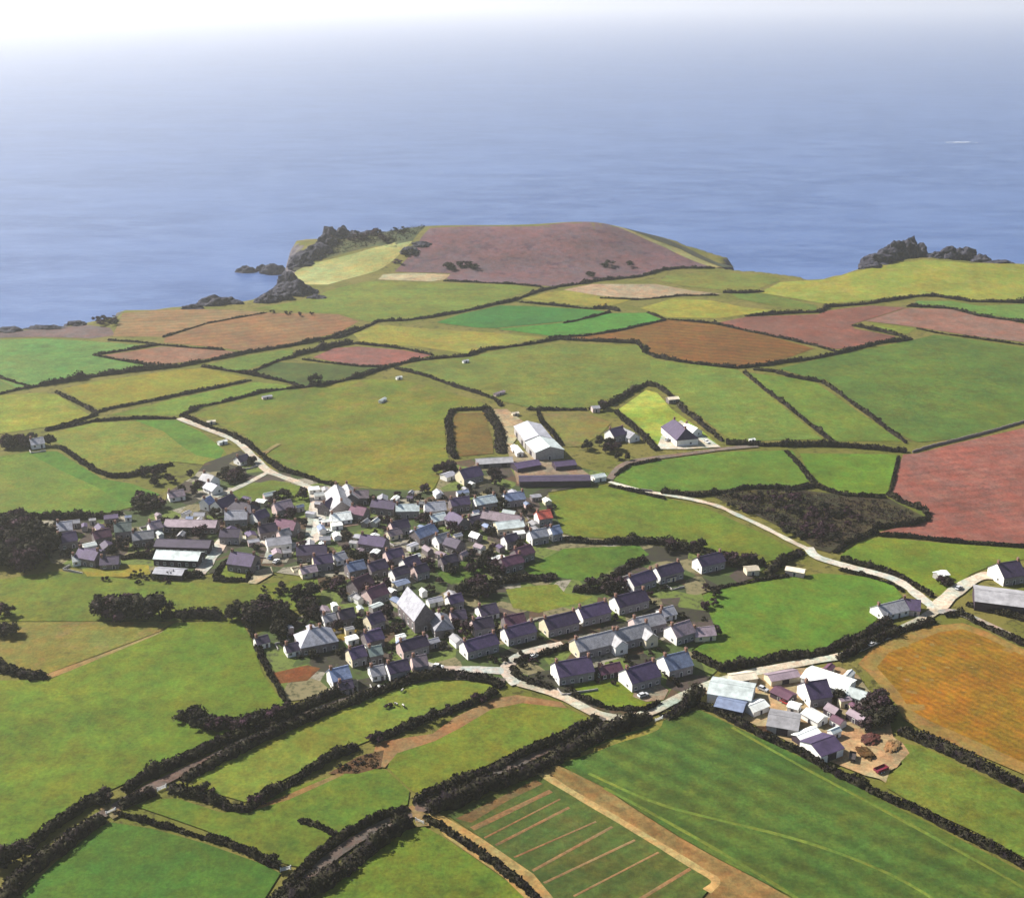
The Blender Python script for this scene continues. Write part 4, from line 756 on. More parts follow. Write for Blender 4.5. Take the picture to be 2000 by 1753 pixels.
HOUSES = [
 # estate rows
 (1228,1126,1272,1111,'h','P','w',8,'white gabled slate house, lowest of the three houses in the upper estate row'),
 (1281,1108,1326,1096,'h','P','w',8,'white gabled slate house in the middle of the upper estate row'),
 (1362,1088,1408,1077,'h','P','w',8,'white gabled slate house at the top end of the upper estate row'),
 (1296,1116,1312,1112,'b','D','c',6,'small cream lean house in front of the middle house of the upper row'),
 (905,1252,966,1235,'h','P','w',8.5,'purple roofed house with white gable, first of the middle estate row by the street'),
 (985,1226,1040,1212,'h','P','w',8.5,'purple roofed house with white gable, second along the middle estate row'),
 (1062,1207,1122,1192,'h','P','c',8.5,'cream gabled purple roofed house, third along the middle estate row'),
 (1130,1186,1184,1173,'h','P','w',8.5,'white gabled house, fourth along the middle estate row'),
 (1200,1165,1258,1150,'h','P','w',8.5,'white gabled house at the top of the middle estate row'),
 (1122,1248,1200,1229,'h','G','c',9,'grey roofed terrace, lower block, with white front gable',0,((8,3,5.5,'w'),)),
 (1203,1230,1264,1214,'h','G','w',9,'grey roofed terrace, middle block, with cream front gable',0,((5,3,5.5,'c'),)),
 (1236,1207,1292,1195,'h','G','p',8,'grey terrace block behind the other grey terraces'),
 (1310,1221,1346,1210,'h','K','w',9,'end house of the grey terrace with white wall and lilac roof'),
 (1290,1188,1314,1182,'b','L','w',7,'pale grey bungalow above the grey terrace'),
 (1354,1226,1394,1222,'b','K','c',7,'low cream house with garden walls jutting into the rounded field'),
 (1084,1293,1152,1281,'h','P','w',10,'broad purple roofed house behind the dark lane hedge, front estate row'),
 (1222,1306,1278,1290,'h','P','w',10,'big white walled house with purple roof at the half-round green'),
 (1296,1281,1342,1270,'h','B','w',10,'grey blue roofed house with pale gable above the road bend'),
 (1168,1302,1210,1292,'b','M','d',6,'low maroon roofed annexe between the front estate houses'),
 # lower village street
 (640,1308,682,1298,'h','B','w',9,'brilliant white gabled house by the clipped lane'),
 (664,1332,684,1328,'b','D','p',5,'small pink gabled outbuilding beside the brilliant white house'),
 (722,1302,748,1297,'b','L','w',7,'low white cottage on the lower street next to the clipped lane'),
 (752,1296,798,1285,'h','P','w',8,'dark purple roofed cottage on the lower street'),
 (802,1282,834,1277,'h','K','p',8,'lilac roofed house on the lower street bend'),
 (600,1228,632,1222,'h','L','s',12,'large pale grey hip roofed house above the vegetable plot',5),
 (796,1146,830,1180,'c','L','s',10,'tall steep pale roofed chapel in the lower village'),
 (856,1192,866,1212,'h','L','s',9,'pale steep roofed house in front of the chapel',2.5),
 (678,1268,712,1259,'h','P','c',8,'purple roofed cottage with cream end, under the ochre plot'),
 (718,1264,744,1259,'h','N','s',7,'green grey roofed cottage beside the cream ended one'),
 (776,1254,834,1238,'h','P','p',8,'long purple roofed row under the chapel'),
 (708,1236,746,1226,'h','P','s',8,'purple roofed cottage between the ochre plot and the chapel'),
 (714,1202,746,1192,'h','P','c',8,'cream walled house with dark roof at the back of the ochre plot'),
 (658,1192,692,1185,'h','D','s',8,'dark roofed cottage among trees above the ochre plot'),
 (632,1200,652,1196,'b','L','w',6,'small pale roofed cottage among the trees above the hip roofed house'),
 (684,1134,722,1118,'h','M','s',9,'maroon roofed house with an orange edged gable'),
 (712,1152,752,1137,'h','M','p',9,'dark maroon roofed house beside the orange edged one'),
 (560,1258,578,1254,'b','D','w',6,'little white cottage near the vegetable plot'),
 (502,1244,518,1240,'b','D','w',5.5,'little white cottage at the corner of the vast pasture'),
 (784,1092,816,1082,'h','P','w',8,'white gabled house at the edge of the dark green paddock'),
 (762,1112,796,1102,'h','D','w',7,'white fronted cottage below the paddock house'),
 (806,1106,834,1098,'h','P','p',7,'pink fronted cottage nearest the dark green paddock'),
 (674,1100,712,1092,'h','B','s',8,'blue grey roofed house in the middle of the village'),
 (716,1100,754,1090,'h','P','s',8,'purple roofed house beside the blue grey one'),
 (934,1184,968,1177,'b','D','w',8,'bright white gabled bungalow under the dark paddock hedge'),
 (872,1164,902,1157,'h','P','w',7,'dark roofed house with narrow white gable behind the chapel'),
 (880,1194,908,1190,'b','D','p',7,'low pink walled house with dark roof near the chapel'),
 (984,1203,1022,1196,'h','M','s',8,'dark roofed house at the foot of the estate lawn'),
 (922,1210,960,1203,'h','D','p',8,'dark roofed house in front of the bright white bungalow'),
 # old village
 (770,985,822,984,'h','S','w',7,'long white house with pale roof at the top of the village'),
 (826,982,872,978,'h','L','w',9,'pale roofed house beside the long white one'),
 (806,1036,848,1020,'h','B','s',9,'steel blue roofed house in the old village'),
 (840,1006,868,1000,'b','S','p',7,'pinkish white cottage above the steel blue roof'),
 (848,1046,878,1038,'h','L','w',8,'white gabled house facing the dark green paddock'),
 (878,996,908,1012,'h','P','s',9,'lilac roofed house in the middle of the old village'),
 (876,974,918,968,'h','P','s',8,'purple roofed house under the farm'),
 (926,972,966,965,'h','S','w',8,'white house with pale roof below the farm yard'),
 (984,964,1022,959,'h','B','w',8,'blue roofed white house below the farm sheds'),
 (944,996,1020,1008,'h','K','s',8,'long brownish grey roof beside the red roofed house'),
 (968,1020,1020,1014,'H','S','c',9,'silvery roofed hall in front of the red roofed house'),
 (914,1010,940,1004,'b','D','c',7,'cream walled cottage in the old village'),
 (1048,999,1074,995,'h','R','w',8,'red roofed house at the edge of the long green field'),
 (1034,1036,1066,1030,'h','L','w',8,'white house with a dark doorway at the village edge'),
 (1074,1029,1092,1025,'h','B','w',7,'small blue roofed house beside the dark doorway house'),
 (984,1046,1008,1040,'h','D','w',7,'white gabled cottage below the silvery hall'),
 (1004,1072,1036,1062,'h','M','s',8,'maroon roofed house above the dark green paddock'),
 (978,1090,1016,1080,'h','M','s',8,'second maroon roofed house, lower, above the dark green paddock'),
 (724,974,776,980,'h','P','s',8,'long purple roof under the huge pasture'),
 (760,1020,798,1012,'h','P','p',8,'purple roofed cottage with pink wall in the old village'),
 (702,1042,758,1050,'h','P','s',9,'long purple roofed row on the grey village street'),
 (756,1036,780,1030,'b','K','c',6,'low cream cottage beside the long purple row'),
 (750,1076,786,1068,'h','P','p',8,'pink walled house below the long purple row'),
 (872,1046,902,1056,'h','D','s',8,'dark roofed house beside the white paddock gable'),
 (858,1088,892,1080,'h','D','s',7,'dark low roofed house in the trees by the paddock'),
 (655,942,668,982,'h','G','s',12,'large grey roofed house at the top of the pale square'),
 (676,942,686,966,'h','G','s',9,'second grey roof behind the pale square'),
 (630,984,648,970,'h','P','s',8,'purple roofed house on the edge of the pale square'),
 (688,958,722,957,'h','K','s',8,'brownish grey roofed house on the rim of the huge pasture'),
 (684,986,718,992,'h','M','s',8,'maroon roofed house next to the pale square'),
 (646,1003,684,998,'b','W','w',8,'white roofed building in the pale square'),
 (532,982,570,974,'h','K','p',9,'pinkish roofed house under the green triangle'),
 (492,1002,520,992,'h','P','w',8,'small purple gabled house under the green triangle'),
 (436,998,486,996,'h','L','p',9,'pale lilac roofed house in the old village'),
 (418,980,456,962,'h','P','w',9,'blue purple roofed house beside the side track'),
 (398,974,410,968,'h','B','w',7,'small light blue gabled house by the side track'),
 (456,978,492,984,'h','D','s',9,'dark hip roofed house under the side track',3),
 (396,922,420,930,'h','G','w',8,'grey roofed house with white gable by the wooded hedge'),
 (406,940,424,948,'b','L','w',7,'small white house below the grey roofed one'),
 (462,892,482,886,'b','D','w',7,'white gabled cottage among trees by the pale track'),
 (324,1014,424,1016,'H','K','s',9,'very long grey lilac roof of a village school'),
 (306,1052,412,1055,'H','D','d',9,'very long dark purple roof below the school'),
 (306,1074,392,1078,'H','S','d',10,'long silvery roofed hall beside the yellow green lawn'),
 (304,1108,360,1112,'s','L','d',7,'pale low shed in front of the silvery hall'),
 (536,1012,582,1018,'h','M','s',9,'maroon brown roofed house on the main street'),
 (502,1026,540,1020,'h','D','s',8,'dark roofed house next to the maroon brown one'),
 (542,1036,566,1030,'h','G','p',7,'small grey roofed house on the main street'),
 (428,1032,472,1033,'h','D','c',8,'dark roofed house with cream front near the school'),
 (448,1076,502,1083,'h','P','s',10,'big purple roof beside the pale main street'),
 (484,1096,498,1092,'b','D','p',5,'tiny pink gabled shed beside the square green paddock'),
 (520,1052,566,1046,'H','L','w',9,'pale flat pitched hall above the parking yard'),
 (574,1066,642,1062,'h','P','s',9,'long purple roofed row below the pale square'),
 (608,1086,650,1080,'h','P','c',8,'purple roofed cottage with yellow cream wall'),
 (650,1082,672,1076,'b','L','w',7,'white cottage beside the yellow cream one'),
 (586,1108,616,1102,'b','K','c',6,'low cream roofed cottage above the meadow'),
 (108,1020,142,1016,'h','L','p',9,'pale lilac roofed house at the wood end of the village'),
 (108,1044,150,1036,'h','P','s',9,'purple roofed house nearest the dark wood'),
 (152,1068,196,1076,'h','P','s',9,'purple roofed house in front of the wood end houses'),
 (178,1038,216,1030,'h','M','s',8,'brown purple roofed house between wood and school'),
 (220,1022,258,1018,'h','N','c',9,'green grey roofed house between wood and school'),
 (288,1020,314,1014,'h','K','w',8,'white gabled house next to the school'),
 (254,1040,302,1034,'h','G','s',8,'grey roofed house below the white gabled one'),
 (328,960,358,955,'b','K','w',7,'small lilac roofed white bungalow among the pasture trees'),
 (58,857,84,853,'b','L','w',8,'pale house in the dark grove beyond the pastures'),
 (142,1084,162,1081,'b','W','w',6,'little white hut at the edge of the rough meadow'),
 (196,1088,232,1086,'b','D','s',7,'low dark house near the little white hut'),
 # farm
 (1030,822,1052,850,'B','L','k',17,'far end of the big farm barn with duller grey roof'),
 (1054,852,1074,872,'B','S','k',17.6,'near end of the big farm barn with gleaming white roof'),
 (894,918,938,908,'h','P','c',10,'farmhouse with purple roof and cream gable'),
 (930,896,1000,892,'s','G','s',9,'long grey roofed shed behind the farmhouse'),
 (1004,905,1050,897,'s','P','d',9,'purple roofed shed under the big barn'),
 (1082,902,1122,898,'s','P','d',8,'purple roofed shed at the end of the farm yard'),
 (1014,932,1152,930,'B','D','d',9,'long low dark roofed cowshed along the front of the farm',0,(),0,3.4,10),
 (1158,928,1180,924,'s','S','w',5,'pale little shed at the head of the villa lane'),
 (866,926,884,920,'s','L','w',6,'pale shed in the trees beside the farmhouse'),
 (1004,868,1016,882,'s','W','w',4,'narrow white roofed lean-to beside the big barn'),
 # villa and neighbours
 (1316,818,1340,838,'h','P','w',14,'large white villa with purple roof on the bright lawn',3),
 (1340,826,1362,836,'b','W','w',8,'white flat roofed wing building beside the villa'),
 (1304,776,1324,774,'s','C','s',5,'cream roofed garden hut above the villa'),
 (1190,838,1214,832,'h','P','w',9,'white gabled blue purple roofed house below the villa'),
 (1214,834,1240,846,'b','L','w',8,'pale grey roofed extension house near the villa hedge'),
 (1156,793,1170,792,'s','L','p',5,'tiny pale hut under the trees beyond the rough paddock'),
 # junction
 (1714,1182,1764,1170,'b','G','w',9,'grey white bungalow by the junction'),
 (1764,1168,1798,1172,'b','P','p',9,'purple roofed bungalow by the junction'),
 (1948,1100,1990,1094,'h','P','w',12,'purple roofed house with bright white gable at the end of the approach road'),
 (1904,1150,2050,1168,'B','G','d',17,'very large grey roofed barn beside the junction',0,(),0,4.2,13),
 (1456,1107,1480,1105,'s','C','c',5,'small cream hut under the dropping hedge'),
 (1536,1106,1572,1112,'s','C','p',4.5,'low cream hut by the start of the curving lane'),
 (1830,1118,1848,1114,'s','W','k',5,'tiny white roofed hut in the bushes above the junction'),
 # yard
 (1572,1332,1614,1326,'h','P','w',11,'white gabled house with purple roof in the dusty yard'),
 (1576,1306,1662,1334,'B','W','w',11,'long brilliant white roofed shed at the back of the yard',0,(),0,3.2,12),
 (1388,1330,1472,1344,'B','S','w',13,'broad pale grey roofed barn at the entrance of the yard',0,(),0,4,14),
 (1428,1318,1474,1312,'s','C','c',6,'cream roofed low shed behind the broad pale barn'),
 (1402,1362,1456,1374,'B','B','d',9,'blue grey roofed dark fronted shed before the broad pale barn',0,(),0,3.2,14),
 (1462,1378,1492,1366,'s','W','w',6,'white boxy shed in the middle of the yard'),
 (1502,1394,1562,1404,'B','G','k',12,'grey roofed barn in the middle of the yard',0,(),0,3.4,12),
 (1576,1382,1608,1400,'s','W','w',6,'white roofed shed beside the dark yard trees'),
 (1556,1436,1594,1420,'s','W','d',4.5,'narrow white roofed dark walled shed in the yard'),
 (1584,1452,1628,1436,'B','P','w',11,'purple roofed workshop at the end of the yard sheds',0,(),0,3.6,20),
 (1542,1370,1562,1376,'s','W','w',4.5,'small white shed by the gabled yard house'),
 (1514,1340,1548,1356,'s','M','d',6,'dark maroon roofed shed between the yard barns'),
 (1500,1318,1556,1308,'s','K','c',6,'long brownish roofed lean-to under the road hedge'),
 # field sheds
 (426,862,442,858,'s','W','w',3.6,'white shed beside the pale track below the huge pasture'),
 (404,822,420,820,'s','C','c',3.2,'cream roofed animal shelter at the upper corner of the huge pasture'),
 (512,774,530,771,'s','L','p',3.6,'pale animal shelter at the upper rim of the huge pasture'),
 (742,782,752,776,'s','S','w',3,'pale shelter standing out in the huge pasture'),
 (774,736,784,734,'s','W','w',3,'tiny white shelter under the top corner hedge of the huge pasture'),
 (966,768,984,762,'s','K','p',3.6,'pinkish shelter at the top of the farm track'),
 (904,704,914,702,'s','L','w',3,'tiny pale shelter under the yellow green field'),
 (1000,806,1012,804,'s','C','c',3.4,'cream shelter beside the farm track'),
 (1464,857,1474,856,'s','W','w',3,'tiny white shelter above the long villa hedge'),
]
for r_ in HOUSES:
    if r_[4] == 's' and r_[7] <= 3.6: house(*r_[:7], r_[7]*.75, r_[8], eave=1.7, lmin=2.3)
    else: house(*r_)
def clear_of(x, y, rad):
    for fx, fy, rz, hl, hd, _ in FOOT:
        dx, dy = x-fx, y-fy; lx = abs(dx*math.cos(rz)+dy*math.sin(rz)); ly = abs(-dx*math.sin(rz)+dy*math.cos(rz))
        if lx < hl+rad and ly < hd+rad: return False
    return True
def inpoly(u, v, P):
    c = False; n = len(P)
    for i in range(n):
        (ax, ay), (bx, by) = P[i], P[(i+1) % n]
        if (ay > v) != (by > v) and u < ax+(v-ay)/(by-ay)*(bx-ax): c = not c
    return c
VIL = [(110,1030),(340,1000),(600,960),(760,975),(900,940),(1080,985),(1100,1050),(1000,1100),(860,1140),(900,1180),(1000,1210),(1010,1240),(780,1290),(560,1290),(520,1240),(640,1190),(620,1120),(450,1060),(380,1095),(110,1090)]
YARD = [(1390,1352),(1450,1322),(1560,1312),(1640,1312),(1690,1356),(1700,1400),(1640,1440),(1570,1446),(1500,1420),(1420,1372)]
MAIN = list(FOOT); OUT = []
def outhouses(poly, n, L0, L1, roofs, walls, gap, h0):
    u0, u1 = min(p[0] for p in poly), max(p[0] for p in poly); v0, v1 = min(p[1] for p in poly), max(p[1] for p in poly); k = t_ = 0
    while k < n and t_ < 6000:
        t_ += 1; u, v = rng.uniform(u0, u1), rng.uniform(v0, v1)
        if not inpoly(u, v, poly): continue
        x, y = at(u, v); L = rng.uniform(L0, L1); D = L*rng.uniform(.55, .85)
        if not clear_of(x, y, L*.5+gap): continue
        f = min(MAIN, key=lambda q: (q[0]-x)**2+(q[1]-y)**2); rz = f[2]+rng.choice((0, math.pi/2)); rc = rng.choice(roofs); wc = rng.choice(walls)
        e = rng.uniform(*h0); rise = D/2*math.tan(R(rng.uniform(14, 36))); z = G(x, y)
        o = link('shed', None, None, (x, y, z), rz); o['category'] = 'shed'; o['group'] = 'outhouses behind the houses'
        link('wall', walls_mesh(L, D, e, rise, WALLS[wc]), o); link('roof', roof_mesh(L, D, e, rise, roof_mat(ROOFS[rc], True), ov=.2), o); link('door', ME_DOOR, o, (0, -D/2-.005, 0))
        FOOT.append((x, y, rz, L/2, D/2, 'shed')); OUT.append((o, rc, wc, f, x, y)); k += 1
outhouses(VIL, 105, 2.8, 6.5, 'LLGGSKPBWW', 'wwscpk', .1, (2.2, 2.9))
outhouses(YARD, 9, 3.5, 8, 'LGSWKM', 'wdkc', .3, (2.2, 3.4))
by = {}
for q in OUT: by.setdefault((q[1], q[2], q[3][5]), []).append(q)
for (rc, wc, lb), qs in by.items():
    qs.sort(key=lambda q: (q[4]-q[3][0])**2+(q[5]-q[3][1])**2)
    for i, q in enumerate(qs): q[0]['label'] = ('' if i == 0 else 'farther ')*1+f'{RNAME[rc]} roofed {WNAME[wc]} shed by the '+' '.join(lb.split()[:7])
FOOT_ALL = FOOT

# garden walls beside some of the houses
for k_, f in enumerate(MAIN):
    if k_ % 3 or k_ > 112: continue
    x0, y0, rz, hl, hd = f[:5]; c_, s_ = math.cos(rz), math.sin(rz); side = -1 if k_ % 2 else 1
    q = [(-hl-1.5, side*(hd+2)), (-hl-1.5, side*(hd+6.5)), (hl*.8, side*(hd+7))]
    q = [(x0+a*c_-b*s_, y0+a*s_+b*c_) for a, b in q]
    if all(clear_of(*p, .6) for p in q+[((q[1][0]+q[2][0])/2, (q[1][1]+q[2][1])/2)]):
        stone_wall('pale garden wall at the '+' '.join(f[5].split()[:9]), q, .35, 1.1, True, 'garden walls of the village', 'garden_wall', (M_BLOCK, M_CREAM, M_STONE)[k_ % 3 if k_ % 2 else (k_//3) % 3])
# ------------------------------------------------------------------ trees and bushes
def crown_mesh(seed, lobes=13, per=44, squash=1.0, low=.30, core=True, mat=None, size=.085):
    """Unit crown (height 1 from the ground): uneven lobes of leaf-sized faces round small dark cores, with gaps between the lobes."""
    r = np.random.default_rng(seed); V = []; F = []; k = 0
    cs = []
    for i in range(lobes):
        a = r.uniform(0, 6.283); f = math.sqrt(r.random()); zz = low+(.98-low)*r.random()
        w = .40*squash*math.sin(min(1, max(.12, (zz-low+.10)/(1.0-low)))*math.pi*.86)**.6
        cs.append((math.cos(a)*f*w, math.sin(a)*f*w, zz*.86+.02, r.uniform(.11, .19)*(1 if i else 1.3)))
    ico = None
    for cx, cy, cz, rad in cs:
        rad_xy = rad*(.8+.4*squash)
        if core:
            b = bmesh.new(); bmesh.ops.create_icosphere(b, subdivisions=1, radius=1)
            vs = np.array([v.co[:] for v in b.verts]); fs = [[v.index for v in f_.verts] for f_ in b.faces]; b.free()
            vs = vs*(.62+.25*r.random((len(vs), 1)))*np.array([rad_xy, rad_xy, rad])+np.array([cx, cy, cz])
            V.append(vs); F += [tuple(q+k for q in f_)+() for f_ in fs]; k += len(vs)
        for _ in range(per):
            d = r.standard_normal(3); d /= np.linalg.norm(d); q = np.array([cx, cy, cz])+d*np.array([rad_xy, rad_xy, rad])*r.uniform(.62, 1.15)
            s = size*r.uniform(.4, 1.0); u1 = r.standard_normal(3); u1 /= np.linalg.norm(u1); u2 = np.cross(u1, r.standard_normal(3)); u2 /= np.linalg.norm(u2)
            V.append(np.array([q-u1*s, q+u2*s*.6, q+u1*s, q-u2*s*.6])); F.append((k, k+1, k+2, k+3)); k += 4
    return mesh_np('crown', np.vstack(V), F, [mat or M_LEAF])
def trunk_mesh(seed):
    r = random.Random(seed); B = MB()
    B.tube((0, 0, -.05), (.01, 0, .25), .032, .022); B.tube((.01, 0, .25), (0, .01, .55), .022, .012)
    for i in range(5):
        a = i*1.26+r.uniform(-.3, .3); z = r.uniform(.2, .42); e = r.uniform(.18, .27)
        B.tube((0, 0, z), (math.cos(a)*e, math.sin(a)*e, z+r.uniform(.18, .30)), .013, .005, 5)
    return B.mesh('trunk', [M_BARK])
CROWNS = [crown_mesh(i, 13+i % 3*2, 44, (1.0, 1.2, .85, 1.1, .75)[i % 5], (.26, .22, .3, .2, .24)[i % 5]) for i in range(6)]
TRUNKS = [trunk_mesh(i) for i in range(3)]
BUSHES = [crown_mesh(40+i, 8, 34, 1.9, .10, True, M_BUSH, .14) for i in range(4)]
PLANTS = []                                   # (object, x, y, height, kind, landmark) - labelled once all stand
def tree(x, y, h, place, group, wide=1.0):
    o = link('tree', None, None, (x, y, G(x, y)), rng.uniform(0, 6.28)); o.scale = (h*wide, h*wide, h)
    link('crown', rng.choice(CROWNS), o); link('trunk', rng.choice(TRUNKS), o)
    o['category'] = 'tree'; o['group'] = group; PLANTS.append([o, x, y, h, 'tree', place]); return o
def bush(x, y, h, place, group, wide=1.0):
    o = link('bush', rng.choice(BUSHES), None, (x, y, G(x, y)), rng.uniform(0, 6.28)); o.scale = (h*wide, h*wide, h)
    o['category'] = 'bush'; o['group'] = group; PLANTS.append([o, x, y, h, 'bush', place]); return o
def cluster(u, v, ru, rv, n, h0, h1, place, group, kind=tree, free=True, wide=1.0):
    done = 0
    for _ in range(n*12):
        if done >= n: break
        a = rng.uniform(0, 6.283); f = math.sqrt(rng.random()); x, y = at(u+ru*f*math.cos(a), v+rv*f*math.sin(a)); h = rng.uniform(h0, h1)
        if free and not clear_of(x, y, h*.22*wide): continue
        if any(abs(p[1]-x) < h*.24 and abs(p[2]-y) < h*.24 for p in PLANTS): continue
        kind(x, y, h, place, group, wide); done += 1
def spots(pts, h0, h1, place, group, kind=tree, wide=1.0):
    for u, v in pts:
        x, y = at(u, v); kind(x, y, rng.uniform(h0, h1), place, group, wide)
W = 'trees of the wood end'
cluster(42,1082,62,40,26,8,12,'in the dark wood at the end of the village',W, wide=1.15)
cluster(30,1035,40,14,8,6,9,'at the pasture edge of the dark wood',W)
cluster(46,870,58,10,14,5,7,'in the grove round the pale far house','trees in the far grove', wide=1.2)
spots([(198,1204),(214,1206),(234,1206),(252,1207),(272,1207),(292,1206),(312,1204)],9,11.5,'in the tall row across the rough meadow','trees across the rough meadow', wide=1.15)
cluster(510,1212,58,16,10,7,9,'in the clump between the meadow and the lower village','trees of the meadow clump', wide=1.1)
cluster(612,1186,32,26,9,6,8.5,'behind the hip roofed house','trees of the lower village')
cluster(560,1226,34,8,4,5,7,'above the little white cottage','trees of the lower village')
cluster(300,938,42,13,9,4,6,'at the corner of the two green and olive pastures','trees by the pastures', wide=1.2)
cluster(288,992,34,10,8,6,8,'at the end of the green and olive pasture','trees by the pastures', wide=1.1)
cluster(458,934,22,12,9,4.5,6,'in the dark copse inside the track fork','trees in the track fork', wide=1.2)
cluster(372,950,24,22,5,4,6,'beside the small white house by the wood hedge','trees of the old village')
cluster(478,906,20,6,3,4,5.5,'beside the gabled cottage on the pale track','trees of the old village')
cluster(868,926,18,9,4,5,7,'beside the farmhouse','trees of the farm')
cluster(966,938,16,10,3,5,7,'below the farm sheds','trees of the farm')
cluster(1178,878,36,9,8,5,7,'below the house under the villa','trees of the farm', wide=1.1)
cluster(1176,798,14,4,3,5,7,'round the tiny pale hut','trees of the farm')
cluster(1212,900,14,6,3,4,5,'at the start of the villa lane','trees of the farm')
cluster(962,1112,28,18,9,5,7,'in the maroon copse between the green paddocks','trees between the paddocks')
cluster(930,1158,42,12,8,5,7,'under the dark paddock hedge','trees between the paddocks')
cluster(1180,1150,40,12,8,5,7.5,'behind the top of the middle estate row','trees of the estate', wide=1.1)
cluster(1330,1076,60,9,9,4,6,'behind the upper estate row','trees of the estate')
cluster(1440,1104,50,9,8,4,6,'at the top end of the upper estate row','trees of the estate')
cluster(1390,1172,26,30,5,3.5,5,'at the head of the rounded field','trees of the estate')
cluster(1700,1402,50,26,12,5,7.5,'in the dark line beside the golden field','trees of the yard', wide=1.2)
cluster(1650,1372,22,10,4,4,6,'behind the yard house','trees of the yard')
cluster(1842,1136,16,10,5,3,4.5,'round the hut above the junction','trees by the junction', wide=1.2)
cluster(1976,1128,22,8,3,4,5,'beside the house on the approach road','trees by the junction')
spots([(28,1684),(12,1692),(44,1676),(0,1690)],5.5,7,'in the clump by the lowest lane hedge','trees by the clipped lane', wide=1.3)
spots([(196,1572),(206,1566)],4.5,5.5,'on the hedge end at the gateway','trees by the clipped lane', wide=1.2)
spots([(2,1202),(18,1204)],5.5,7,'at the edge of the rough meadow above the olive meadow','trees of the meadows', wide=1.1)
spots([(4,1240),(22,1242)],5.5,7,'standing alone in the olive meadow','trees of the meadows', wide=1.2)
spots([(616,752)],8,8.5,'standing on the hedge of the dark green plot','hedgerow trees')
spots([(1262,690)],6,7,'at the corner of the brown field','hedgerow trees')
spots([(1398,1240)],4.5,5,'on the point of the rounded field','hedgerow trees')
B_ = 'bushes along the thin hedge'
spots([(809,1417),(839,1403)],3.8,4.6,'on the thin hedge above the tan margin',B_,bush,1.1)
spots([(935,1372),(952,1364),(874,1391)],3,4,'on the thin hedge near the estate road',B_,bush)
spots([(731,1450),(528,1552),(500,1574),(540,1690),(405,1556),(392,1550)],3,4,'on the thin hedges of the near fields',B_,bush)
spots([(368,1406),(382,1414),(400,1421),(424,1427),(450,1426),(478,1422),(506,1414),(530,1406),(556,1396)],4.5,5.5,'in the dark hedge jutting into the vast pasture','bushes of the jutting hedge',bush,1.1)
spots([(760,1383),(700,1492),(668,1500),(720,1478)],1.2,2.2,'on the brown scrub corner','bushes on the scrub corner',bush,1.2)
cluster(1490,985,90,20,26,2.4,4.2,'on the upper half of the scrub waste','bushes on the scrub waste',bush,True,1.2)
cluster(1600,1024,74,36,40,2.4,4.5,'on the lower half of the scrub waste','bushes on the scrub waste',bush,True,1.2)
cluster(206,630,24,7,9,3,5,'at the cliff edge above the stubble','bushes on the cliff edge',bush,True,1.4)
cluster(905,524,34,6,8,4,6,'on the lower slope of the headland','bushes on the headland',bush,True,1.4)
spots([(1182,518),(1228,519),(1152,541),(800,498),(778,514)],4,5.5,'on the headland hill','bushes on the headland',bush,1.7)
cluster(700,462,90,18,22,4,7,'on the seaward scrub of the headland','bushes on the headland tip',bush,True,1.5)
cluster(590,612,60,6,5,2.5,3.5,'on the shore side of the long green field','bushes on the cliff edge',bush)
cluster(280,1132,120,9,8,2,3.5,'along the top of the rough meadow','bushes of the rough meadow',bush)
cluster(560,1160,50,14,5,2.5,4,'on the rough meadow below the village','bushes of the rough meadow',bush)
n_ = 0
while n_ < 185:
    u, v = rng.uniform(110, 1100), rng.uniform(940, 1290)
    if not inpoly(u, v, VIL) or (596 < u < 690 and 955 < v < 1050): continue
    x, y = at(u, v); h = rng.uniform(3.2, 6.8)
    if not clear_of(x, y, h*.18+.3) or any(abs(p[1]-x) < 2.2 and abs(p[2]-y) < 2.2 for p in PLANTS): continue
    (tree if n_ % 5 < 3 else bush)(x, y, h*(1 if n_ % 5 < 3 else .55), None, 'trees among the village houses' if n_ % 5 < 3 else 'bushes among the village houses', 1.0); n_ += 1
EST = [(900,1290),(1010,1215),(1200,1175),(1290,1150),(1390,1200),(1390,1260),(1200,1340),(1060,1330)]
n_ = 0
while n_ < 34:
    u, v = rng.uniform(900, 1390), rng.uniform(1150, 1340)
    if not inpoly(u, v, EST): continue
    x, y = at(u, v); h = rng.uniform(1.6, 3.2)
    if not clear_of(x, y, h*.4+.4) or any(abs(p[1]-x) < 2.5 and abs(p[2]-y) < 2.5 for p in PLANTS): continue
    bush(x, y, h, None, 'garden bushes of the estate', 1.0); n_ += 1
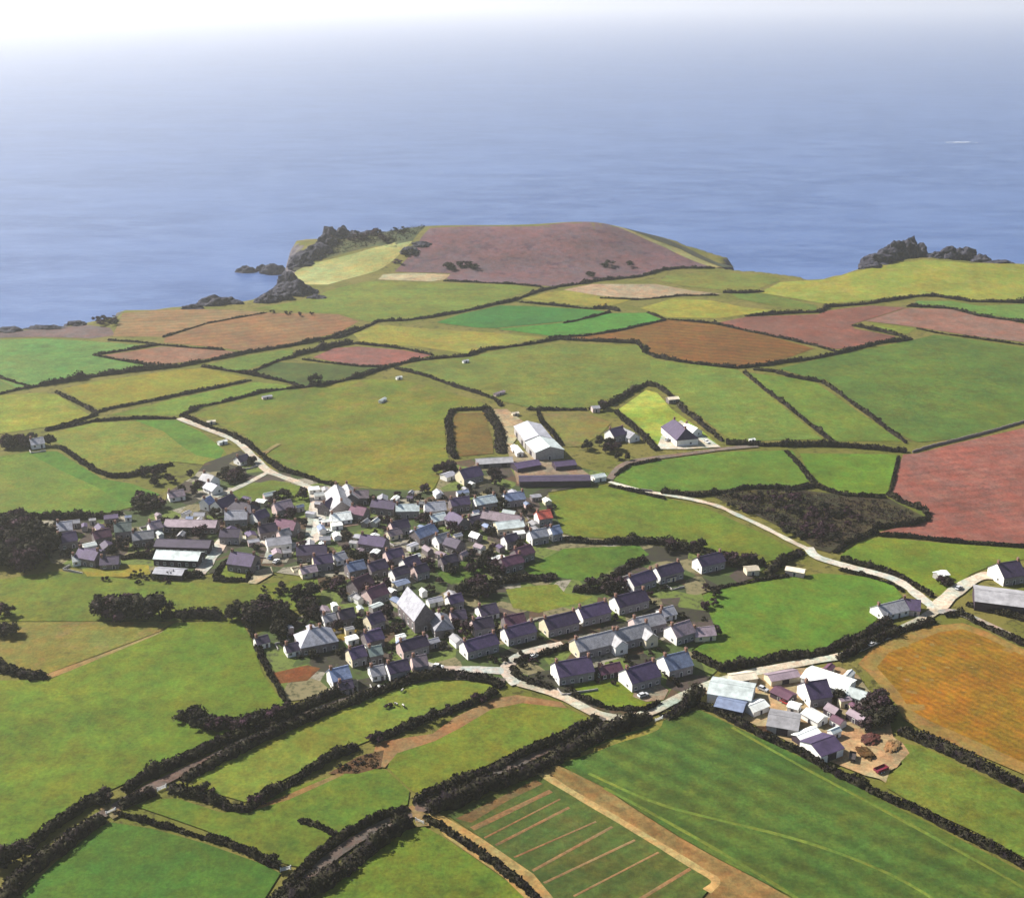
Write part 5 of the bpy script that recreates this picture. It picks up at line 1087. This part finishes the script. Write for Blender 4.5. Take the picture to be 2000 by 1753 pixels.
# labels: the place (or the nearest house) and, where several share it, how far each stands along from it
ORD = ['first', 'second', 'third', 'fourth', 'fifth', 'sixth', 'seventh', 'eighth', 'ninth', 'tenth']+[f'{k}th' for k in range(11, 60)]
ORD[20:23] = ['21st', '22nd', '23rd']; ORD[30:33] = ['31st', '32nd', '33rd']; ORD[40:43] = ['41st', '42nd', '43rd']
by = {}
for p in PLANTS:
    if p[5] is None:
        f = min(MAIN, key=lambda q: (q[0]-p[1])**2+(q[1]-p[2])**2); p[5] = ('HOUSE', f[5], f[0], f[1])
    by.setdefault((p[4], p[5]), []).append(p)
def short(lbl):
    w = lbl.split()
    return ' '.join(w[:11])
for (kind, pl), ps in by.items():
    if isinstance(pl, tuple):
        ps.sort(key=lambda p: (p[1]-pl[2])**2+(p[2]-pl[3])**2); base = 'the '+short(pl[1])
        for i, p in enumerate(ps):
            p[0]['label'] = (f'dark {kind} next to {base}' if len(ps) == 1 else f'{ORD[i]} {kind} out from {base}')
    else:
        ps.sort(key=lambda p: -p[3])
        sz = ['tallest'] + [f'{ORD[i]} tallest' for i in range(1, len(ps))]
        for i, p in enumerate(ps):
            p[0]['label'] = f'dark {kind} {pl}' if len(ps) == 1 else (f'lowest {kind} {pl}' if i == len(ps)-1 else f'{sz[i]} {kind} {pl}')

# low scrub on the waste ground: one mass nobody could count
def scrub(name, poly, n, label, mat, s0=.5, s1=1.6):
    P = P2(poly); x0, y0 = P.min(0); x1, y1 = P.max(0); r = np.random.default_rng(5); V = []; F = []; k = 0
    q = np.c_[r.uniform(x0, x1, n*3), r.uniform(y0, y1, n*3)]; q = q[sdist(q[:, 0], q[:, 1], P) > 1][:n]
    for c in q:
        z = G(*c); R_ = r.uniform(s0, s1)
        for _ in range(9):
            d = r.standard_normal(3); d[2] = abs(d[2])*.7; p = np.array([c[0], c[1], z])+d*R_*.55; s = r.uniform(.25, .6)
            u1 = r.standard_normal(3); u1 /= np.linalg.norm(u1); u2 = np.cross(u1, r.standard_normal(3)); u2 /= np.linalg.norm(u2)
            V += [p-u1*s, p+u2*s*.7, p+u1*s, p-u2*s*.7]; F.append((k, k+1, k+2, k+3)); k += 4
    return tag(link(name, mesh_np(name, np.array(V), F, [mat])), label, 'undergrowth', kind='stuff')
scrub('undergrowth', [(1392,970),(1462,956),(1560,960),(1640,970),(1730,978),(1800,1008),(1700,1030),(1652,1054),(1620,1076),(1592,1068),(1552,1042),(1482,1007),(1424,984)], 1500, 'dark brambly undergrowth covering the scrub waste', M_BUSH)
scrub('heather', [(600,498),(640,460),(672,440),(745,436),(838,439),(806,468),(735,478),(690,488),(620,506)], 700, 'dark heathy growth on the seaward tip of the headland', M_BUSH, .8, 2.4)
scrub('rough_weeds', [(640,1512),(700,1478),(750,1464),(744,1500),(700,1514)], 160, 'rusty weeds on the brown scrub corner', leaf_mat('weeds', (.05, .03, .02), (.09, .06, .03)), .3, .8)

# ------------------------------------------------------------------ rocks of the shore
def rock_mesh(seed, sx, sy, sz):
    b = bmesh.new(); bmesh.ops.create_icosphere(b, subdivisions=4, radius=1)
    for v in b.verts:
        p = v.co.copy(); n = noise.fractal(p*1.5+Vector((seed*7.3, 0, 0)), .9, 2.1, 5); r_ = noise.ridged_multi_fractal(p*1.1+Vector((0, seed*3.1, 0)), 1.0, 2.0, 4, 1.0, 2.0)
        f = 1+.32*n+.22*(r_-1.0)
        v.co = Vector((p.x*sx*f, p.y*sy*f, (p.z*sz*f if p.z > 0 else p.z*sz*.8)))
    me = bpy.data.meshes.new('rock'); b.to_mesh(me); b.free(); me.materials.append(M_ROCK); return me
m, nt, b = newmat('shore_rock'); tc = N(nt, 'ShaderNodeTexCoord')
col = mixc(nt, ramp(nt, nz(nt, tc.outputs['Object'], .25, 6, .7), .35, .65), rgba((.018, .018, .032)), rgba((.062, .060, .078)))
nt.links.new(col, b.inputs['Base Color']); bp = N(nt, 'ShaderNodeBump', Strength=.8, Distance=1.2); nt.links.new(nz(nt, tc.outputs['Object'], .5, 6, .75), bp.inputs['Height']); nt.links.new(bp.outputs[0], b.inputs['Normal'])
M_ROCK = m
ROCKS = [
 (1718,512,14,9,9,'dark rock at the foot of the jagged crag over the cove'), (1748,502,14,9,14,'dark jagged crag over the cove'), (1772,498,11,9,17,'highest dark crag over the cove'), (1796,498,8,8,12,'dark crag on the shoulder behind the lime hill'),
 (1850,500,12,8,9,'rounded dark rock behind the lime hill'), (1882,500,12,8,8,'long dark rock behind the lime hill'), (1916,506,8,7,5,'lowest dark rock behind the lime hill'),
 (545,582,12,9,9,'dark rock at the seaward end of the long green field'), (575,574,13,10,11,'broad dark rock between the field and the pale strip'), (600,572,9,8,7,'dark rock beside the long green field'), (520,588,10,8,7,'dark shore rock above the stubble field'),
 (560,548,8,7,9,'pale edged rock under the tip of the straw strip'),
 (418,594,13,8,8,'dark rock on the shore above the stubble'), (442,590,8,6,5,'small dark rock next to the shore stubble'), (378,602,10,5,4,'low flat rock on the stubble shore'),
 (598,505,14,9,8,'dark rock below the headland scrub'), (625,492,12,9,9,'dark crag on the headland edge'), (648,468,11,9,12,'steep dark crag of the headland edge'), (668,446,11,8,11,'highest crag of the headland edge'), (690,452,9,8,8,'dark crag in the headland scrub'), (720,446,9,7,6,'low crag in the headland scrub'),
 (800,492,9,6,6,'dark outcrop between the straw strip and the brown hill'), (824,478,9,6,5,'long outcrop on the side of the brown hill'),
 (90,641,14,6,4,'low dark cliff rock at the edge of the purplish ground'), (20,646,12,6,4,'low dark cliff rock beyond the bright pasture'), (150,634,10,5,4,'low dark cliff rock near the cliff bushes')]
ROCKS += [(1700,520,10,7,5,'sloping foot of the crag over the cove'), (1732,508,12,8,11,'dark ridge between the crag and its foot'), (1826,500,9,7,5,'low rock between the crag and the rounded rock'), (1950,512,16,7,3,'long low rock on the shore behind the lime hill'),
 (588,516,11,8,8,'dark cliff rock under the headland edge'), (612,500,11,8,10,'dark cliff rock in the middle of the headland edge'), (636,480,10,8,11,'dark cliff rock high on the headland edge'), (560,566,12,8,7,'dark cliff rock above the sea rocks'), (620,582,8,5,4,'low dark rock on the corner of the long green field'), (460,592,9,5,4,'low rock on the shore strip between the fields and the sea')]
for i, (u, v, sx, sy, sz, lb) in enumerate(ROCKS):
    x, y = at(u, v); tag(link('rock', rock_mesh(i, sx, sy, sz), loc=(x, y, G(x, y)-1.5), rz=(i*1.7) % .9-.4), lb, 'rock', 'rocks of the shore')
def searock(u, v, sx, sy, sz, lb, i):
    p = on_plane(u, v, SEA_Z); tag(link('rock', rock_mesh(i, sx, sy, sz), loc=(p[0], p[1], SEA_Z-1)), lb, 'rock', 'rocks of the shore')
searock(482,531,11,7,7,'sea stack standing off the shore, farthest out',31); searock(512,529,8,6,7,'sea stack between the shore and the farther stack',32); searock(534,534,13,8,10,'sea rock close under the headland shore',33)
# foam on the water
m, nt, b = newmat('sea_foam'); b.inputs['Base Color'].default_value = (.75, .78, .80, 1)
def foam(u, v, L, w, lb, seed):
    c = on_plane(u, v, SEA_Z+.25); r = np.random.default_rng(seed); V = []; F = []; k = 0
    for _ in range(40):
        x = r.normal(0, L/3); y = r.normal(0, w/3); a, b_ = r.uniform(2, L/9), r.uniform(.5, w/5)
        n = 9; V += [(c[0]+x+math.cos(t*6.283/n)*a*r.uniform(.7, 1.2), c[1]+y+math.sin(t*6.283/n)*b_*r.uniform(.7, 1.2), c[2]+_*.004) for t in range(n)]; F.append(tuple(range(k, k+n))); k += n
    tag(link('sea_foam', mesh_np('sea_foam', V, F, [m])), lb, 'foam', kind='stuff')
foam(1874,278,46,9,'white streak of foam far out on the sea',1)

# ------------------------------------------------------------------ cars, trailer, cattle, gates
def paint(c): return simple('car_paint_%d' % int(c[0]*1000+c[1]*100+c[2]*10), c, rough=.35, var=.03, spec=.5)
def car_mesh(col):
    B = MB(); prof = [(-2.05,.35),(-2.1,.75),(-1.9,.92),(-1.2,.98),(1.0,.95),(1.95,.80),(2.1,.55),(2.05,.32)]
    n = len(prof)
    for s in (-.82, .82): pass
    V = [(x, -.82, z) for x, z in prof]+[(x, .82, z) for x, z in prof]
    B.add(V, [(i, i+1, n+i+1, n+i) for i in range(n-1)]+[(n-1, 0, n, 2*n-1), tuple(range(n))[::-1], tuple(range(n, 2*n))])
    B.add([(-1.45,-.66,1.40),(.25,-.66,1.42),(.25,.66,1.42),(-1.45,.66,1.40),(-1.5,-.68,1.46),(.2,-.68,1.48),(.2,.68,1.48),(-1.5,.68,1.46)], [(4,5,6,7),(0,1,5,4),(1,2,6,5),(2,3,7,6),(3,0,4,7)])
    return B.mesh('body', [col])
def cab_mesh():
    B = MB(); B.add([(-1.9,-.78,.93),(1.0,-.78,.95),(1.0,.78,.95),(-1.9,.78,.93),(-1.42,-.65,1.41),(.22,-.65,1.43),(.22,.65,1.43),(-1.42,.65,1.41)], [(0,1,5,4),(1,2,6,5),(2,3,7,6),(3,0,4,7)])
    return B.mesh('window', [M_GLASS])
def wheel_mesh():
    B = MB(); B.tube((0, -.11, 0), (0, .11, 0), .32, .32, 14, 0); B.tube((0, -.125, 0), (0, .125, 0), .18, .18, 10, 1); return B.mesh('wheel', [M_TYRE, M_FRAME])
ME_CAB, ME_WH = cab_mesh(), wheel_mesh()
_cb = {}
def car(u, v, u2, v2, c, lb):
    x, y = at(u, v); p = at(u2, v2); rz = math.atan2(p[1]-y, p[0]-x)
    if c not in _cb: _cb[c] = car_mesh(paint(c))
    o = tag(link('car', None, None, (x, y, G(x, y)+_lift[0]+.06), rz), lb, 'car', 'cars about the village')
    link('body', _cb[c], o); link('window', ME_CAB, o)
    for sx in (-1.3, 1.3):
        for sy in (-.78, .78): link('wheel', ME_WH, o, (sx, sy, .32))
WHT, SIL, RD_, BLU = (.75,.75,.75), (.45,.46,.48), (.35,.04,.04), (.06,.10,.25)
for a in [(1703,1262,1720,1254,WHT,'white car on the double hedged road above the golden field'), (742,1348,760,1340,WHT,'white car on the clipped lane below the lower street'), (856,1306,880,1311,WHT,'white car on the pale lower street'),
          (1256,1362,1270,1358,SIL,'silver car on the drive below the big white walled house'), (1042,1286,1060,1278,WHT,'white car on the estate road below the grey terrace'), (626,1020,628,1034,SIL,'silver car in the pale open square'), (640,1042,652,1040,WHT,'white car at the foot of the pale square'),
          (530,1092,540,1084,BLU,'blue car in the pale parking yard'), (540,1100,550,1092,WHT,'white car in the pale parking yard'), (1304,862,1312,858,SIL,'silver car on the gravel drive of the villa'), (1380,866,1392,872,WHT,'white car at the gate of the villa'),
          (1544,1326,1556,1322,WHT,'white car in the dusty yard behind the sheds'), (1534,1376,1546,1382,RD_,'red car between the yard sheds'), (1490,1350,1500,1354,SIL,'silver car in the dusty yard'), (1872,1152,1888,1142,SIL,'silver car on the white approach road')]: car(*a)
def trailer(u, v, rz, lb, c):
    x, y = at(u, v); o = tag(link('trailer', None, None, (x, y, G(x, y)+.4), rz), lb, 'trailer')
    B = MB(); B.box(-2.4, -1.1, .75, 2.4, 1.1, .9); B.box(-2.4, -1.1, .9, 2.4, -1.04, 1.6); B.box(-2.4, 1.04, .9, 2.4, 1.1, 1.6); B.box(-2.4, -1.04, .9, -2.34, 1.04, 1.6); B.box(2.34, -1.04, .9, 2.4, 1.04, 1.6)
    link('body', B.mesh('body', [simple('trailer_paint', c, rough=.6)]), o)
    B = MB(); B.tube((2.4, .5, .7), (3.9, 0, .6), .06, .06); B.tube((2.4, -.5, .7), (3.9, 0, .6), .06, .06); link('drawbar', B.mesh('drawbar', [M_METAL]), o)
    for sx in (-.9, .3):
        for sy in (-1.0, 1.0):
            w = link('wheel', ME_WH, o, (sx, sy, .42)); w.scale = (1.3, 1.4, 1.3)
trailer(1720,1508,R(30),'maroon farm trailer at the far end of the dusty yard',(.16,.02,.04)); trailer(1664,1484,R(70),'dark trailer on the bare earth of the yard',(.06,.05,.05))
def heap(u, v, L, W_, H_, lb, mat, seed):
    x, y = at(u, v); b = bmesh.new(); bmesh.ops.create_icosphere(b, subdivisions=4, radius=1)
    for q in b.verts:
        n = noise.fractal(q.co*1.8+Vector((seed, 0, 0)), 1, 2, 4); f = 1+.38*n+.12*noise.noise(q.co*6); q.co = Vector((q.co.x*L*f, q.co.y*W_*f, max(q.co.z, -.1)*H_*f))
    me = bpy.data.meshes.new('heap'); b.to_mesh(me); b.free(); me.materials.append(mat); tag(link('heap', me, None, (x, y, G(x, y)+.2), seed), lb, 'heap')
heap(1690,1474,4.2,2.4,1.7,'brown earth heap in the yard beside the dark trailer',ground_mat((140,106,70),(118,88,60)),2.0); heap(1700,1446,4,3,1.6,'rusty scrap heap under the dark yard trees',ground_mat((130,80,74),(96,60,62)),4.0); heap(1420,1392,5,2.5,1.2,'rust coloured heap along the long straight hedge',ground_mat((150,96,66),(120,80,70)),5.0)
heap(1744,1460,4.5,2.5,1.3,'tan straw heap at the paddock end of the yard',ground_mat((186,160,110),(160,130,90)),1.0); heap(1500,1428,5,2.2,1.4,'brown dung heap beside the grey yard barn',ground_mat((130,90,70),(100,70,60)),3.0)
# cattle
def cow_mesh():
    js = [((0,0,1.05),.30),((.55,0,1.10),.30),((.95,0,1.12),.17),((1.28,0,.85),.12),((1.52,0,.55),.085),((-.5,0,1.08),.31),((-.82,0,1.12),.22),((-.92,0,.75),.035),((-.9,0,.45),.03)]
    ed = [(0,1),(1,2),(2,3),(3,4),(0,5),(5,6),(6,7),(7,8)]
    for s in (-.2, .2):
        k = len(js); js += [((.58,s,.72),.12),((.60,s,.38),.065),((.57,s,.02),.06)]; ed += [(1,k),(k,k+1),(k+1,k+2)]
        k = len(js); js += [((-.62,s,.78),.14),((-.78,s,.46),.07),((-.70,s,.02),.06)]; ed += [(5,k),(k,k+1),(k+1,k+2)]
        k = len(js); js += [((1.34,s*1.1,.93),.035)]; ed += [(3,k)]
    me = bpy.data.meshes.new('cow'); me.from_pydata([j[0] for j in js], ed, []); o = bpy.data.objects.new('cow_form', me); COL.objects.link(o)
    sk = o.modifiers.new('s', 'SKIN'); ss = o.modifiers.new('u', 'SUBSURF'); ss.levels = 1; ss.render_levels = 1
    for i, j in enumerate(js): me.skin_vertices[0].data[i].radius = (j[1], j[1])
    me.skin_vertices[0].data[0].use_root = True
    dg = bpy.context.evaluated_depsgraph_get(); r_ = bpy.data.meshes.new_from_object(o.evaluated_get(dg)); bpy.data.objects.remove(o); r_.name = 'cow'
    m, nt, b = newmat('cow_hide'); tc = N(nt, 'ShaderNodeTexCoord'); c = mixc(nt, ramp(nt, nz(nt, tc.outputs['Object'], 1.6, 1, .4), .50, .54), rgba((.03, .025, .025)), rgba((.6, .57, .53)))
    nt.links.new(c, b.inputs['Base Color']); r_.materials.append(m); return r_
ME_COW = cow_mesh()
for u, v, rz, lb in [(760,1381,.4,'black and white cow at the lane end of the little herd in the curved strip'), (774,1379,2.6,'black and white cow in the middle of the little herd'), (788,1382,5.2,'black and white cow at the estate end of the little herd'), (786,1352,1.2,'lone cow near the top of the curved strip')]:
    x, y = at(u, v); tag(link('cow', ME_COW, None, (x, y, G(x, y)+.2), rz), lb, 'cow', 'grazing cattle')
# gates
def gate(u1, v1, u2, v2, lb, c=M_FRAME):
    a, b_ = at(u1, v1), at(u2, v2); L = float(np.hypot(*(b_-a))); L = max(3.0, min(L, 5)); o = tag(link('gate', None, None, (a[0], a[1], G(*a)), math.atan2(b_[1]-a[1], b_[0]-a[0])), lb, 'gate', 'field gates')
    B = MB()
    for z in (.25, .48, .72, .98, 1.25): B.box(.1, -.04, z, L-.1, .04, z+.12)
    B.box(.1, -.05, .2, .22, .05, 1.4); B.box(L-.22, -.05, .2, L-.1, .05, 1.4); B.tube((.2, 0, .3), (L-.2, 0, 1.3), .05, .05)
    link('gate_panel', B.mesh('gate_panel', [c]), o)
    for x in (0, L):
        B = MB(); B.box(-.12, -.12, -.2, .12, .12, 1.55); B.add([(-.12,-.12,1.55),(.12,-.12,1.55),(.12,.12,1.55),(-.12,.12,1.55),(0,0,1.68)], [(0,1,4),(1,2,4),(2,3,4),(3,0,4)]); link('post', B.mesh('post', [c]), o, (x, 0, 0))
gate(308,1545,325,1538,'white gate in the clipped lane hedge beside the curved strip'); gate(548,1702,566,1698,'white gate at the end of the thin hedge by the sunken lane'); gate(812,1604,826,1610,'pale gate at the sunken lane gateway'); gate(1280,1410,1294,1404,'pale gate into the dark crop below the estate road'); gate(208,1592,222,1586,'pale gate at the worn gateway of the clipped lane')

# ------------------------------------------------------------------ sea air
m = bpy.data.materials.new('sea_air'); m.use_nodes = True; nt = m.node_tree; nt.nodes.clear()
out = nt.nodes.new('ShaderNodeOutputMaterial'); vol = nt.nodes.new('ShaderNodeVolumePrincipled')
vol.inputs['Color'].default_value = (.95, .95, .95, 1); vol.inputs['Density'].default_value = HAZE; vol.inputs['Anisotropy'].default_value = .50
nt.links.new(vol.outputs[0], out.inputs['Volume'])
B = MB(); B.box(-65000, -65000, -62, 65000, 65000, 240)
tag(link('haze', B.mesh('haze', [m])), 'pale sea air over land and water', 'haze', kind='stuff')
